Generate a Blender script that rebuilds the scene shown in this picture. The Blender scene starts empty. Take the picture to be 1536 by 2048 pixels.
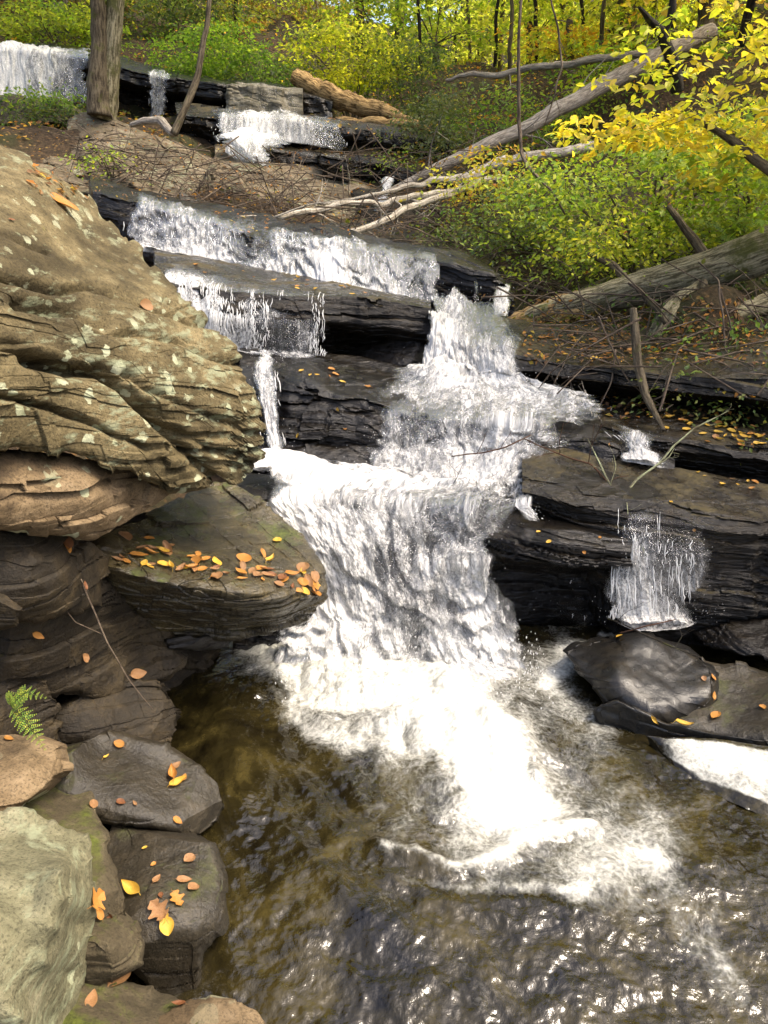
import bpy, math, random
import numpy as np
from mathutils import Vector, Matrix
from mathutils.bvhtree import BVHTree
rng = np.random.default_rng(11); random.seed(5)
F = 1518.0; PIT = math.radians(21.7); CH = 2.2
EL, AZ = 58., 104.   # sun elevation, azimuth from straight ahead towards the right
cP, sP = math.cos(PIT), math.sin(PIT)
C = bpy.context.scene.collection

def P(px, py, Y):
    px = np.asarray(px, float); py = np.asarray(py, float); Y = np.asarray(Y, float)
    v = -(py-1024)/F; u = (px-768)/F
    dy = cP+sP*v; dz = -sP+cP*v; t = Y/dy
    return np.stack([u*t, Y+0*t, CH+dz*t], -1)
def Pz(px, py, z):
    v = -(np.asarray(py, float)-1024)/F; dy = cP+sP*v; dz = -sP+cP*v
    return P(px, py, (z-CH)/dz*dy)
def proj(V):
    y = V[..., 1]; z = V[..., 2]-CH
    d = y*cP-z*sP; up = y*sP+z*cP
    d = np.maximum(d, 1e-3)
    return 768+F*V[..., 0]/d, 1024-F*up/d
def pt(t):
    return Pz(t[0], t[1], t[3]) if len(t) == 4 else P(t[0], t[1], t[2])
def pts(l): return np.array([pt(t) for t in l])

# ---- noise
def _hash(i, j, k, s):
    n = (i*374761393 + j*668265263 + k*1440662683 + s*974634777) & 0xffffffff
    n = ((n ^ (n >> 13))*1274126177) & 0xffffffff
    n = ((n ^ (n >> 15))*2246822519) & 0xffffffff
    return ((n ^ (n >> 16)) & 0xffffff)/float(0xffffff)
def vnoise(p, seed=0):
    f = np.floor(p); i = f.astype(np.int64); t = p-f; t = t*t*(3-2*t)
    x, y, z = i[..., 0], i[..., 1], i[..., 2]; a, b, c = t[..., 0], t[..., 1], t[..., 2]
    def h(dx, dy, dz): return _hash(x+dx, y+dy, z+dz, seed)
    r0 = (h(0,0,0)*(1-a)+h(1,0,0)*a)*(1-b)+(h(0,1,0)*(1-a)+h(1,1,0)*a)*b
    r1 = (h(0,0,1)*(1-a)+h(1,0,1)*a)*(1-b)+(h(0,1,1)*(1-a)+h(1,1,1)*a)*b
    return (r0*(1-c)+r1*c)*2-1
def fbm(p, o=4, seed=0, g=.5):
    s = 0; a = 1; q = np.array(p, float); tot = 0
    for k in range(o):
        s = s+a*vnoise(q+17.3*k, seed+k*7); tot += a; a *= g; q = q*2.03
    return s/tot*1.4
def billow(p, o=4, seed=0, g=.5):
    s = 0; a = 1; q = np.array(p, float); tot = 0
    for k in range(o):
        s = s+a*np.abs(vnoise(q+17.3*k, seed+k*7)); tot += a; a *= g; q = q*2.03
    return s/tot
def sst(a, b, x):
    t = np.clip((x-a)/(b-a), 0, 1); return t*t*(3-2*t)
def strata(s, t, seed):
    q = s/t; z = np.zeros_like(q)
    q = q+.45*vnoise(np.stack([q*.7, z, z+seed], -1), seed)
    i = np.floor(q).astype(np.int64); f = q-i
    a = _hash(i, 0*i, 0*i, seed)*2-1; b = _hash(i+1, 0*i, 0*i, seed)*2-1
    w = sst(.93, 1.0, f)
    g = np.exp(-((f-.95)/.045)**2)
    return a*(1-w)+b*w, g

# ---- objects
def tag(o, label=None, cat=None, group=None, kind=None):
    if label: o['label'] = label
    if cat: o['category'] = cat
    if group: o['group'] = group
    if kind: o['kind'] = kind
    return o
def mesh(name, V, Q=None, T=None, mat=None, smooth=True, attrs=None, base=None):
    V = np.asarray(V, np.float64).reshape(-1, 3)
    if base is not None: V = V-np.asarray(base)
    me = bpy.data.meshes.new(name)
    nq = 0 if Q is None else len(Q); nt = 0 if T is None else len(T)
    me.vertices.add(len(V)); me.vertices.foreach_set('co', V.astype(np.float32).ravel())
    li = []
    if nq: li.append(np.asarray(Q).ravel())
    if nt: li.append(np.asarray(T).ravel())
    li = np.concatenate(li).astype(np.int32)
    me.loops.add(len(li)); me.loops.foreach_set('vertex_index', li)
    tot = np.concatenate([np.full(nq, 4), np.full(nt, 3)]).astype(np.int32)
    st = np.concatenate([[0], np.cumsum(tot)[:-1]]).astype(np.int32)
    me.polygons.add(nq+nt); me.polygons.foreach_set('loop_start', st); me.polygons.foreach_set('loop_total', tot)
    me.polygons.foreach_set('use_smooth', np.full(nq+nt, smooth))
    for k, a in (attrs or {}).items():
        a = np.asarray(a, np.float32)
        if a.size == len(V):
            me.attributes.new(k, 'FLOAT', 'POINT').data.foreach_set('value', a.ravel())
        else:
            me.attributes.new(k, 'FLOAT_VECTOR', 'POINT').data.foreach_set('vector', a.ravel())
    me.update(calc_edges=True)
    if mat: me.materials.append(mat)
    return me
SOLID = []
def add(name, V, Q=None, T=None, mat=None, parent=None, base=None, smooth=True, attrs=None, solid=False,
        label=None, cat=None, group=None, kind=None):
    V = np.asarray(V, float).reshape(-1, 3)
    if base is None:
        if parent is not None: base = np.array(parent.location)
        elif kind == 'structure': base = np.zeros(3)
        else: base = np.array([V[:, 0].mean(), V[:, 1].mean(), V[:, 2].min()])
    o = bpy.data.objects.new(name, mesh(name, V, Q, T, mat, smooth, attrs, base))
    C.objects.link(o)
    if parent is not None: o.parent = parent
    else: o.location = base
    if solid:
        tr = []
        if Q is not None: tr.append(np.asarray(Q)[:, [0, 1, 2]]); tr.append(np.asarray(Q)[:, [0, 2, 3]])
        if T is not None: tr.append(np.asarray(T))
        SOLID.append((V.copy(), np.concatenate(tr)))
    return tag(o, label, cat, group, kind)
def thing(name, loc, label, cat, group=None):
    o = bpy.data.objects.new(name, None); C.objects.link(o); o.location = loc
    o.empty_display_size = .1
    return tag(o, label, cat, group)

def gridq(nv, nu, loop_v=False, loop_u=False, off=0):
    iv = np.arange(nv if loop_v else nv-1); iu = np.arange(nu if loop_u else nu-1)
    a, b = np.meshgrid(iv, iu, indexing='ij')
    a2 = (a+1) % nv; b2 = (b+1) % nu
    return np.stack([a*nu+b, a*nu+b2, a2*nu+b2, a2*nu+b], -1).reshape(-1, 4)+off
def gnorm(G, loop_v=False):
    if loop_v: dv = np.roll(G, -1, 0)-np.roll(G, 1, 0)
    else: dv = np.gradient(G, axis=0)
    du = np.gradient(G, axis=1)
    n = np.cross(du, dv); return n/np.maximum(np.linalg.norm(n, axis=-1, keepdims=True), 1e-9)
def smooth1(A, axis, n, loop=False):
    for _ in range(n):
        if loop: A = (np.roll(A, 1, axis)+2*A+np.roll(A, -1, axis))/4
        else:
            B = A.copy(); sl = [slice(None)]*A.ndim
            s0 = sl[:]; s0[axis] = slice(0, -2); s1 = sl[:]; s1[axis] = slice(1, -1); s2 = sl[:]; s2[axis] = slice(2, None)
            B[tuple(s1)] = (A[tuple(s0)]+2*A[tuple(s1)]+A[tuple(s2)])/4; A = B
    return A
def resrows(rows, nu):
    R = [np.array([r_ if isinstance(r_, np.ndarray) else pt(r_) for r_ in r]) for r in rows]
    t = 0
    for r in R:
        d = np.concatenate([[0], np.cumsum(np.linalg.norm(np.diff(r, axis=0), axis=1))]); t = t+d/d[-1]
    t = t/len(R); u = np.linspace(0, 1, nu)
    G = np.stack([np.stack([np.interp(u, t, r[:, k]) for k in range(3)], -1) for r in R])
    return G, t
def loft(rows, nu, nvs, su=10, sv=2):
    G, t = resrows(rows, nu)
    out = []
    for i in range(len(G)-1):
        w = np.linspace(0, 1, nvs[i], endpoint=False)[:, None, None]
        out.append(G[i]*(1-w)+G[i+1]*w)
    out.append(G[-1:])
    A = np.concatenate(out)
    A = smooth1(A, 1, su); A = smooth1(A, 0, sv)
    return A, t

def stroke(px, py, line, w, s, p=2.):
    best = np.full(px.shape, 1e9)
    for (x0, y0), (x1, y1) in zip(line[:-1], line[1:]):
        dx, dy = x1-x0, y1-y0; t = np.clip(((px-x0)*dx+(py-y0)*dy)/(dx*dx+dy*dy), 0, 1)
        best = np.minimum(best, np.hypot(px-x0-t*dx, py-y0-t*dy))
    return s*np.exp(-(best/w)**p)
def chip(V, N, seed, f=2.2, amp=.03):
    """angular joint blocks: cell offsets with sharp borders"""
    w = V+.09/f*np.stack([fbm(V*f*.9+k*7, 3, seed+20+k) for k in range(3)], -1)*1.6
    a = .5+.3*math.sin(seed); ca, sa = math.cos(a), math.sin(a)
    q = np.stack([w[:, 0]*ca+w[:, 1]*sa, -w[:, 0]*sa+w[:, 1]*ca, w[:, 2]+.25*w[:, 0]], -1)*np.array([f, f, f*1.7])
    i = np.floor(q+.5*_hash(np.floor(q[:, 2]).astype(np.int64), np.zeros(len(q), np.int64), np.zeros(len(q), np.int64), seed)[:, None]*np.array([1, 1, 0])).astype(np.int64)
    h = _hash(i[:, 0], i[:, 1], i[:, 2], seed+31); h2 = _hash(i[:, 0], i[:, 1], i[:, 2], seed+32)
    return (h*2-1)*amp, h2
def rockdisp(V, N, seed, amp=.03, sc=1.5, bed=(0, 0, 1), bt=.09, ba=.03, ga=.015, fine=.006, wob=.05, blk=2.2, ck=.2, plate=.006, fs=.5, msk=None, grooves=None):
    b = np.array(bed, float); b /= np.linalg.norm(b)
    c1, h1 = chip(V, N, seed, blk, 1.); c2, h2 = chip(V+3.1, N, seed+50, blk*2.7, 1.)
    s = V@b+wob*fbm(V*1.3, 3, seed+3)+.5*bt*h1+.12*bt*h2
    s1, g1 = strata(s, bt, seed); s2, g2 = strata(s+.02*fbm(V*4, 2, seed+4), bt*.33, seed+9)
    m = .35+.65*sst(-.5, .5, fbm(V*1.1, 2, seed+5)); m2 = sst(-.3, .5, fbm(V*2.1+5, 2, seed+6))
    nb = N@b; dn = N-nb[..., None]*b
    st = (ba*s1*m+ba*fs*s2*m2-ga*g1*m-ga*.6*g2*m2)
    mk = 1.
    if msk is not None: mk = msk(V); st = st*mk
    d = amp*fbm(V*sc, 4, seed)+fine*fbm(V*sc*9, 4, seed+2)+mk*amp*ck*(c1*.6+c2*.3)
    tq = fbm(V*np.array([1.8, 1.8, 1.8]), 4, seed+7)*4
    pl = (np.floor(tq)+sst(.8, 1, tq-np.floor(tq)))/4*plate*2
    if grooves:
        gx_, gy_ = proj(V); w_ = 6*fbm(V*7, 3, seed+70)
        for l, w, dp in grooves: d = d-stroke(gx_, gy_+w_, l, w, dp, 1.6)*(.5+.9*np.clip(fbm(V*2.5, 2, seed+71)+.5, 0, 1))
    return V+dn*st[..., None]+N*d[..., None]+(b*nb[..., None])*pl[..., None]
def cuts(V, n, seed, q=(.9, .975), toward=None):
    r_ = np.random.default_rng(seed+900)
    for _ in range(n):
        d = r_.normal(0, 1, 3)
        if toward is not None: d = d*.8+np.array(toward)
        d /= np.linalg.norm(d); s = V@d; lim = np.quantile(s, r_.uniform(*q))+.006*fbm(V*5, 2, seed)
        V = V-d*(np.maximum(0, s-lim)*.93)[:, None]
    return V

def ledge(label, rows, nu=300, nvs=None, seed=1, mat=None, name='rock_ledge', cat='rock ledge', su=8, sv=2, setb=.05, **kw):
    R = [pts(r) for r in rows]
    if rows[0][-1][0] >= 1600: R = [np.concatenate([r, [r[-1]+(r[-1]-r[-2])*1.6+np.array([0, .15, 0])]]) for r in R]
    foot = R[-1]
    f2 = foot+np.array([0, .12, -.35]); bk = R[0]
    f3 = np.stack([bk[:, 0], np.maximum(bk[:, 1], foot[:, 1]+.3)+.1, foot[:, 2]-.35], -1) if len(bk) == len(foot) else foot+np.array([0, .8, -.35])
    R2 = R+[f2, f3]
    if nvs is None: nvs = [30]*(len(R)-1)
    A, _ = loft(R2+[R[0]], nu, list(nvs)+[8, 8, 6], su, 0)
    A = A[:-1]; A = smooth1(A, 0, sv, True)
    q = np.stack([A[..., 0]*1.7, A[..., 0]*0+seed, A[..., 2]*1.5], -1); bq = A[..., 0]*2.1+.5*fbm(q, 2, seed+61); bi = np.floor(bq).astype(np.int64); bf = bq-bi
    hb = lambda k: _hash(k, k*0, k*0, seed+62)*2-1
    stp = hb(bi)*(1-sst(.86, 1, bf))+hb(bi+1)*sst(.86, 1, bf)
    wf = np.ones(len(A)); wf[0] = 0; wf = np.clip(np.arange(len(A))/max(1, nvs[0]), 0, 1)**2
    A = A+np.array([0, 1, 0])*((setb*stp+setb*.8*fbm(q*1.5, 3, seed+63))*wf[:, None])[..., None]
    N = gnorm(A, True)
    # outward orientation: top rows should point up
    if N[2, nu//2, 2] < 0: N = -N; flip = True
    else: flip = False
    V = rockdisp(A.reshape(-1, 3), N.reshape(-1, 3), seed, **kw)
    nv = len(A); Q = gridq(nv, nu, loop_v=True)
    c0 = V.reshape(nv, nu, 3)[:, 0].mean(0); c1 = V.reshape(nv, nu, 3)[:, -1].mean(0)
    n = len(V); V = np.concatenate([V, [c0, c1]])
    i = np.arange(nv); j = (i+1) % nv
    T = np.concatenate([np.stack([i*nu, j*nu, i*0+n], -1)[:, ::-1], np.stack([i*nu+nu-1, j*nu+nu-1, i*0+n+1], -1)])
    if flip: Q = Q[:, ::-1]; T = T[:, ::-1]
    return add(name, V, Q, T, mat, label=label, cat=cat, solid=True, smooth=False)

def rbf(ctrl, x, y, c=60.):
    c_ = np.array(ctrl, float); X = c_[:, :2]; v = c_[:, 2]; m = v.mean()
    K = np.sqrt(((X[:, None]-X[None])**2).sum(-1)+c*c)
    w = np.linalg.solve(K+np.eye(len(X))*1e-6, v-m)
    q = np.stack([x, y], -1)
    out = np.zeros(q.shape[:-1])
    for i in range(len(X)): out += w[i]*np.sqrt((q[..., 0]-X[i, 0])**2+(q[..., 1]-X[i, 1])**2+c*c)
    return out+m
def relief(label, outline, cen, ctrl, thick, rim=.12, nth=260, nr=90, nb=14, seed=1, mat=None, name='boulder', cat='boulder', jit=4, rp=7, c=60., cut=5, cq=(.93, .985), smo=False, **kw):
    o = np.array(outline+[outline[0]], float)
    d = np.concatenate([[0], np.cumsum(np.linalg.norm(np.diff(o, axis=0), axis=1))])
    s = np.linspace(0, d[-1], nth, endpoint=False)
    O = np.stack([np.interp(s, d, o[:, 0]), np.interp(s, d, o[:, 1])], -1)
    O = smooth1(O, 0, max(1, int(nth/160)), True)
    cen = np.array(cen, float)
    rf = np.concatenate([np.linspace(.01, .9, nr)**.85, .9+.1*np.sin(np.linspace(0, 1, 12)[1:]*math.pi/2)])
    q = np.stack([O[:, 0]/45, O[:, 1]/45, O[:, 0]*0+seed], -1)
    jx = fbm(q, 3, seed+1)*jit+jit*.7*np.sign(fbm(q*1.7+9, 2, seed+2))*sst(0, .1, np.abs(fbm(q*1.7+9, 2, seed+2)))
    dirn = (O-cen)/np.linalg.norm(O-cen, axis=1, keepdims=True)
    O = O+dirn*jx[:, None]
    PX = cen+rf[:, None, None]*(O-cen)[None]
    Yf = rbf(ctrl, PX[..., 0], PX[..., 1], c)
    r = rf[:, None]
    Y1 = Yf+rim*(1-np.sqrt(np.maximum(0, 1-r**rp)))
    rb = np.linspace(1, 0.02, nb+1)[1:]
    PB = cen+rb[:, None, None]*(O-cen)[None]
    Yb = rbf(ctrl, PB[..., 0], PB[..., 1], c)+rim+thick*np.sqrt(1-rb[:, None]**2)
    A = np.concatenate([P(PX[..., 0], PX[..., 1], Y1), P(PB[..., 0], PB[..., 1], Yb)])
    A = cuts(A.reshape(-1, 3), cut, seed, cq, (0, -.6, .5)).reshape(A.shape)
    nv = len(A); Aw = np.concatenate([A, A[:, :1]], 1)
    N = gnorm(Aw)[:, :-1]
    cc = A.reshape(-1, 3).mean(0)
    if ((A-cc)*N).sum() < 0: N = -N; flip = False
    else: flip = True
    V = rockdisp(A.reshape(-1, 3), N.reshape(-1, 3), seed, **kw)
    Q = gridq(nv, nth, loop_u=True)
    if not flip: Q = Q[:, ::-1]
    n = len(V); c0 = V[:nth].mean(0); c1 = V[-nth:].mean(0)
    V = np.concatenate([V, [c0, c1]]); i = np.arange(nth); j = (i+1) % nth
    T = np.concatenate([np.stack([j, i, i*0+n], -1), np.stack([(nv-1)*nth+i, (nv-1)*nth+j, i*0+n+1], -1)])
    if not flip: T = T[:, ::-1]
    return add(name, V, Q, T, mat, label=label, cat=cat, solid=True, smooth=smo)

def tube(path, rad, ns=8, seed=0, wob=0., rough=0., caps=True):
    """path (n,3), rad (n,) -> V,Q,T with (optional) radial roughness"""
    p = np.asarray(path, float); r = np.asarray(rad, float)*np.ones(len(p))
    if wob:
        q = p*1.0; s = np.linspace(0, 1, len(p))[:, None]
        for k in range(3): p = p.copy(); p[:, k] += wob*fbm(q*2.2+k*9, 3, seed+k)*1.0
    t = np.gradient(p, axis=0); t /= np.linalg.norm(t, axis=1, keepdims=True)+1e-9
    up = np.array([0, 0, 1.]); a = np.cross(t, up)
    bad = np.linalg.norm(a, axis=1) < .2; a[bad] = np.cross(t[bad], np.array([0, 1., 0]))
    a /= np.linalg.norm(a, axis=1, keepdims=True)
    # keep a continuous
    for i in range(1, len(a)):
        b = a[i-1]-t[i]*(a[i-1]@t[i]); a[i] = b/(np.linalg.norm(b)+1e-9)
    b = np.cross(t, a)
    th = np.linspace(0, 2*math.pi, ns, endpoint=False)
    R = a[:, None]*np.cos(th)[None, :, None]+b[:, None]*np.sin(th)[None, :, None]
    rr = r[:, None]*np.ones(ns)[None]
    if rough:
        q = p[:, None]+R*rr[..., None]
        rr = rr*(1+rough*fbm(q*np.array([9, 9, 9.]), 3, seed+5))
    V = (p[:, None]+R*rr[..., None]).reshape(-1, 3)
    Q = gridq(len(p), ns, loop_u=True)
    n = len(V); V = np.concatenate([V, [p[0], p[-1]]]); i = np.arange(ns); j = (i+1) % ns
    T = np.concatenate([np.stack([j, i, i*0+n], -1), np.stack([(len(p)-1)*ns+i, (len(p)-1)*ns+j, i*0+n+1], -1)])
    return V, Q, T
def merge(lst):
    Vs, Qs, Ts, o = [], [], [], 0
    for V, Q, T in lst:
        Vs.append(V); Qs.append(Q+o)
        if T is not None: Ts.append(T+o)
        o += len(V)
    return np.concatenate(Vs), np.concatenate(Qs), (np.concatenate(Ts) if Ts else None)
def crv(points, n):
    """smooth curve through 3D points"""
    p = np.asarray(points, float); m = len(p)
    d = np.concatenate([[0], np.cumsum(np.linalg.norm(np.diff(p, axis=0), axis=1))]); d /= d[-1]
    u = np.linspace(0, 1, n*3); q = np.stack([np.interp(u, d, p[:, k]) for k in range(3)], -1)
    q = smooth1(q, 0, int(n*3/8)+1)
    idx = np.linspace(0, len(q)-1, n).round().astype(int)
    return q[idx]
class NT:
    def __init__(s, name):
        s.m = bpy.data.materials.new(name); s.m.use_nodes = True; s.t = s.m.node_tree; s.t.nodes.clear()
        s.out = s.t.nodes.new('ShaderNodeOutputMaterial')
    def n(s, ty, ins=None, **kw):
        nd = s.t.nodes.new(ty)
        for k, v in kw.items(): setattr(nd, k, v)
        for k, v in (ins or {}).items():
            sk = nd.inputs[k]
            if isinstance(v, bpy.types.NodeSocket): s.t.links.new(v, sk)
            elif isinstance(v, bpy.types.Node): s.t.links.new(v.outputs[0], sk)
            else: sk.default_value = v
        return nd
    def math(s, op, a, b=None, clamp=False):
        nd = s.n('ShaderNodeMath', operation=op, use_clamp=clamp)
        for i, v in enumerate([a, b]):
            if v is None: continue
            if isinstance(v, (bpy.types.NodeSocket, bpy.types.Node)):
                s.t.links.new(v if isinstance(v, bpy.types.NodeSocket) else v.outputs[0], nd.inputs[i])
            else: nd.inputs[i].default_value = v
        return nd.outputs[0]
    def ramp(s, fac, stops, interp='LINEAR'):
        nd = s.n('ShaderNodeValToRGB', {'Fac': fac}); cr = nd.color_ramp; cr.interpolation = interp
        while len(cr.elements) < len(stops): cr.elements.new(.5)
        for e, (p, c) in zip(cr.elements, stops):
            e.position = p; e.color = (c, c, c, 1) if isinstance(c, (int, float)) else (*c, 1)
        return nd.outputs[0]
    def mix(s, f, a, b, mode='MIX'):
        nd = s.n('ShaderNodeMixRGB', {'Fac': f, 'Color1': a, 'Color2': b}, blend_type=mode); return nd.outputs[0]
    def noise(s, vec, scale, detail=4, rough=.55, dist=0.):
        return s.n('ShaderNodeTexNoise', {'Vector': vec, 'Scale': scale, 'Detail': detail, 'Roughness': rough, 'Distortion': dist}).outputs['Fac']
    def map(s, vec, scale=(1, 1, 1), rot=(0, 0, 0), loc=(0, 0, 0)):
        return s.n('ShaderNodeMapping', {'Vector': vec, 'Scale': scale, 'Rotation': rot, 'Location': loc}).outputs[0]
    def done(s, bsdf, disp=None):
        s.t.links.new(bsdf if isinstance(bsdf, bpy.types.NodeSocket) else bsdf.outputs[0], s.out.inputs['Surface']); return s.m
def c4(c): return (*c, 1)

def rock_mat(name, dark, mid, light, rough=.8, spec=.35, lichen=0., moss=0., bedrot=(0, 0, 0), bump=.5, scale=1., crust=0., mosscol=(.07, .085, .015), coat=0., streak=14., round_=False, stain=0.):
    s = NT(name)
    co = s.n('ShaderNodeTexCoord').outputs['Object']; geo = s.n('ShaderNodeNewGeometry')
    bed = s.map(co, (2.4*scale, 2.4*scale, streak*scale*.8), bedrot)
    n1 = s.noise(co, 2.3*scale, 6, .6); n2 = s.noise(bed, 3.0, 8, .66, .1); n3 = s.noise(co, 38*scale, 6, .7)
    n4 = s.noise(co, 130*scale, 3, .6)
    f = s.math('ADD', s.math('MULTIPLY', n1, .35), s.math('ADD', s.math('MULTIPLY', n2, .45), s.math('MULTIPLY', n3, .2)))
    col = s.ramp(f, [(.36, dark), (.49, mid), (.62, light)])
    if stain: col = s.mix(s.ramp(s.noise(bed, .55, 5, .6, .4), [(.5, 0.), (.6, stain)]), col, c4([x*.8 for x in dark]))
    # dark grain and pits
    col = s.mix(s.ramp(n4, [(.35, .55), (.5, 0.)]), col, c4([x*.35 for x in dark]))
    bh = s.math('ADD', s.math('MULTIPLY', n2, 1.2), s.math('ADD', s.math('MULTIPLY', n3, .35), s.math('MULTIPLY', n4, .1)))
    rg = rough
    if lichen > 0:
        vo = s.n('ShaderNodeTexVoronoi', {'Vector': s.mix(.035, co, s.n('ShaderNodeTexNoise', {'Vector': co, 'Scale': 14., 'Detail': 4.}).outputs['Color']), 'Scale': (11. if round_ else 19.)*scale, 'Randomness': 1.}, feature='F1')
        r = s.math('ADD', vo.outputs['Distance'], s.math('MULTIPLY', s.noise(co, 26*scale, 5, .7), .25 if round_ else .8))
        sel = s.n('ShaderNodeSeparateColor', {'Color': vo.outputs['Color']}).outputs[0]
        thr = s.math('MULTIPLY', s.ramp(sel, [(.30, 0.), (.95, 1.)]), .34+.22*lichen)
        k = s.math('SUBTRACT', s.math('ADD', thr, .0 if round_ else .26), r)
        k = s.ramp(k, [(.0, 0.), (.03, 1.)])
        k = s.math('MULTIPLY', k, s.ramp(s.noise(co, 1.7*scale, 3, .5), [(.60-.22*lichen, 0.), (.68-.22*lichen, .9)]))
        upl = s.n('ShaderNodeSeparateXYZ', {'Vector': geo.outputs['Normal']}).outputs[2]
        k = s.math('MULTIPLY', k, s.ramp(upl, [(.45, 1.), (.8, .12)]))
        lc = s.mix(s.noise(co, 9, 3), c4((.25, .29, .16)), c4((.47, .46, .33)))
        col = s.mix(k, col, lc)
    if crust > 0:
        k2 = s.ramp(s.math('ADD', s.math('MULTIPLY', s.noise(s.map(co, (1, 1, 3), bedrot), 9*scale, 7, .72), .7), s.math('MULTIPLY', s.noise(co, 1.3*scale, 2), .3)), [(.56-.08*crust, 0.), (.62-.06*crust, .7)])
        col = s.mix(k2, col, c4((.24, .26, .16)))
    if moss > 0:
        up = s.n('ShaderNodeSeparateXYZ', {'Vector': geo.outputs['Normal']}).outputs[2]
        k3 = s.math('ADD', s.math('MULTIPLY', up, .28), s.math('ADD', s.math('MULTIPLY', s.noise(co, 3.1*scale, 5, .65), .6), s.math('MULTIPLY', s.noise(co, 30, 3, .6), .12)))
        k3 = s.ramp(k3, [(.74-.26*moss, 0.), (.82-.24*moss, .92)])
        mc = s.mix(s.ramp(s.noise(co, 45, 4, .7), [(.35, 0.), (.65, 1.)]), c4([x*.4 for x in mosscol]), c4([x*1.35 for x in mosscol]))
        col = s.mix(k3, col, mc)
        rg = s.mix(k3, c4((rough,)*3), c4((.9,)*3))
    bsh = s.n('ShaderNodeBump', {'Height': bh, 'Strength': bump, 'Distance': .02})
    if not isinstance(rg, bpy.types.NodeSocket):
        rg = s.math('ADD', s.math('MULTIPLY', n3, .35 if rough < .5 else .15), rough-.1, clamp=True)
    b = s.n('ShaderNodeBsdfPrincipled', {'Base Color': col, 'Roughness': rg, 'Normal': bsh.outputs[0], 'Specular IOR Level': spec, 'Coat Weight': coat, 'Coat Roughness': .12})
    return s.done(b)

DIP = (0, math.radians(22), 0)
M_sand = rock_mat('sandstone', (.035, .026, .010), (.11, .086, .04), (.215, .17, .085), .85, .25, lichen=1.25, moss=.2, bedrot=(0, math.radians(-20), 0), bump=.9, crust=.45, mosscol=(.12, .12, .015), streak=5., stain=.75)
M_sand2 = rock_mat('spotted_sandstone', (.05, .034, .018), (.15, .105, .055), (.26, .19, .11), .85, .25, lichen=1.35, bedrot=(0, math.radians(-18), 0), bump=.7, scale=1.0, round_=True, streak=6., stain=.4)
M_grey = rock_mat('greenish_stone', (.06, .056, .03), (.15, .14, .08), (.26, .24, .15), .85, .25, lichen=.8, moss=.12, bump=1., crust=.8, streak=3.)
M_dry = rock_mat('weathered_stone', (.05, .037, .022), (.13, .1, .06), (.25, .2, .14), .85, .25, lichen=.5, moss=.3, bump=.8, crust=.35)
M_brown_shade = rock_mat('shaded_brown_stone', (.007, .005, .003), (.022, .016, .008), (.06, .043, .02), .6, .3, moss=.3, bump=.9, mosscol=(.075, .065, .012), streak=4.)  # stone colour darkened to carry the shade under the overhanging rocks
M_wet = rock_mat('wet_dark_stone', (.003, .0026, .002), (.008, .0065, .005), (.024, .019, .012), .2, .45, moss=.16, bump=.8, mosscol=(.03, .03, .008))
M_wetm = rock_mat('wet_mossy_stone', (.01, .008, .006), (.03, .025, .016), (.06, .048, .03), .42, .4, moss=.42, bump=.7, mosscol=(.05, .055, .012), streak=1.6)
M_wetb = rock_mat('wet_brown_ledge', (.0035, .003, .002), (.010, .0075, .0045), (.032, .023, .011), .22, .42, moss=.42, bump=1., mosscol=(.06, .045, .013))
M_slick = rock_mat('polished_wet_stone', (.006, .006, .006), (.014, .013, .011), (.035, .028, .017), .24, .4, moss=.0, bump=.3, streak=2.)
M_slab = rock_mat('wet_slab_stone', (.012, .01, .007), (.045, .036, .018), (.11, .085, .036), .22, .5, moss=.42, bump=.8, mosscol=(.06, .075, .012), streak=5.)
M_moss = rock_mat('mossy_stone', (.03, .024, .012), (.07, .055, .03), (.12, .1, .055), .8, .3, moss=.7, bump=1., streak=2., mosscol=(.075, .09, .012))
M_pale = rock_mat('pale_stained_stone', (.04, .035, .02), (.12, .105, .07), (.26, .24, .19), .6, .4, moss=.25, bump=.6, bedrot=(math.radians(90), 0, 0))

def soil_mat():
    s = NT('forest_floor'); co = s.n('ShaderNodeTexCoord').outputs['Object']
    n1 = s.noise(co, 1.1, 5, .6); n2 = s.noise(co, 17, 6, .7); vo = s.n('ShaderNodeTexVoronoi', {'Vector': co, 'Scale': 16.})
    col = s.ramp(n2, [(.3, (.016, .011, .006)), (.5, (.05, .033, .018)), (.68, (.1, .065, .034))])
    col = s.mix(s.ramp(n1, [(.45, 0.), (.6, .75)]), col, c4((.032, .037, .012)))
    lc = s.ramp(s.n('ShaderNodeSeparateColor', {'Color': vo.outputs['Color']}).outputs[0], [(0., (.10, .05, .02)), (.5, (.2, .11, .04)), (1., (.3, .2, .06))])
    k = s.math('MULTIPLY', s.ramp(vo.outputs['Distance'], [(.18, 1.), (.3, 0.)]), s.ramp(s.noise(co, 2.3, 3), [(.45, 0.), (.55, .8)]))
    col = s.mix(k, col, lc)
    b = s.n('ShaderNodeBump', {'Height': s.math('ADD', n2, s.math('MULTIPLY', vo.outputs['Distance'], .4)), 'Strength': 1., 'Distance': .05})
    return s.done(s.n('ShaderNodeBsdfPrincipled', {'Base Color': col, 'Roughness': .9, 'Normal': b.outputs[0], 'Specular IOR Level': .2}))
M_soil = soil_mat()

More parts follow.
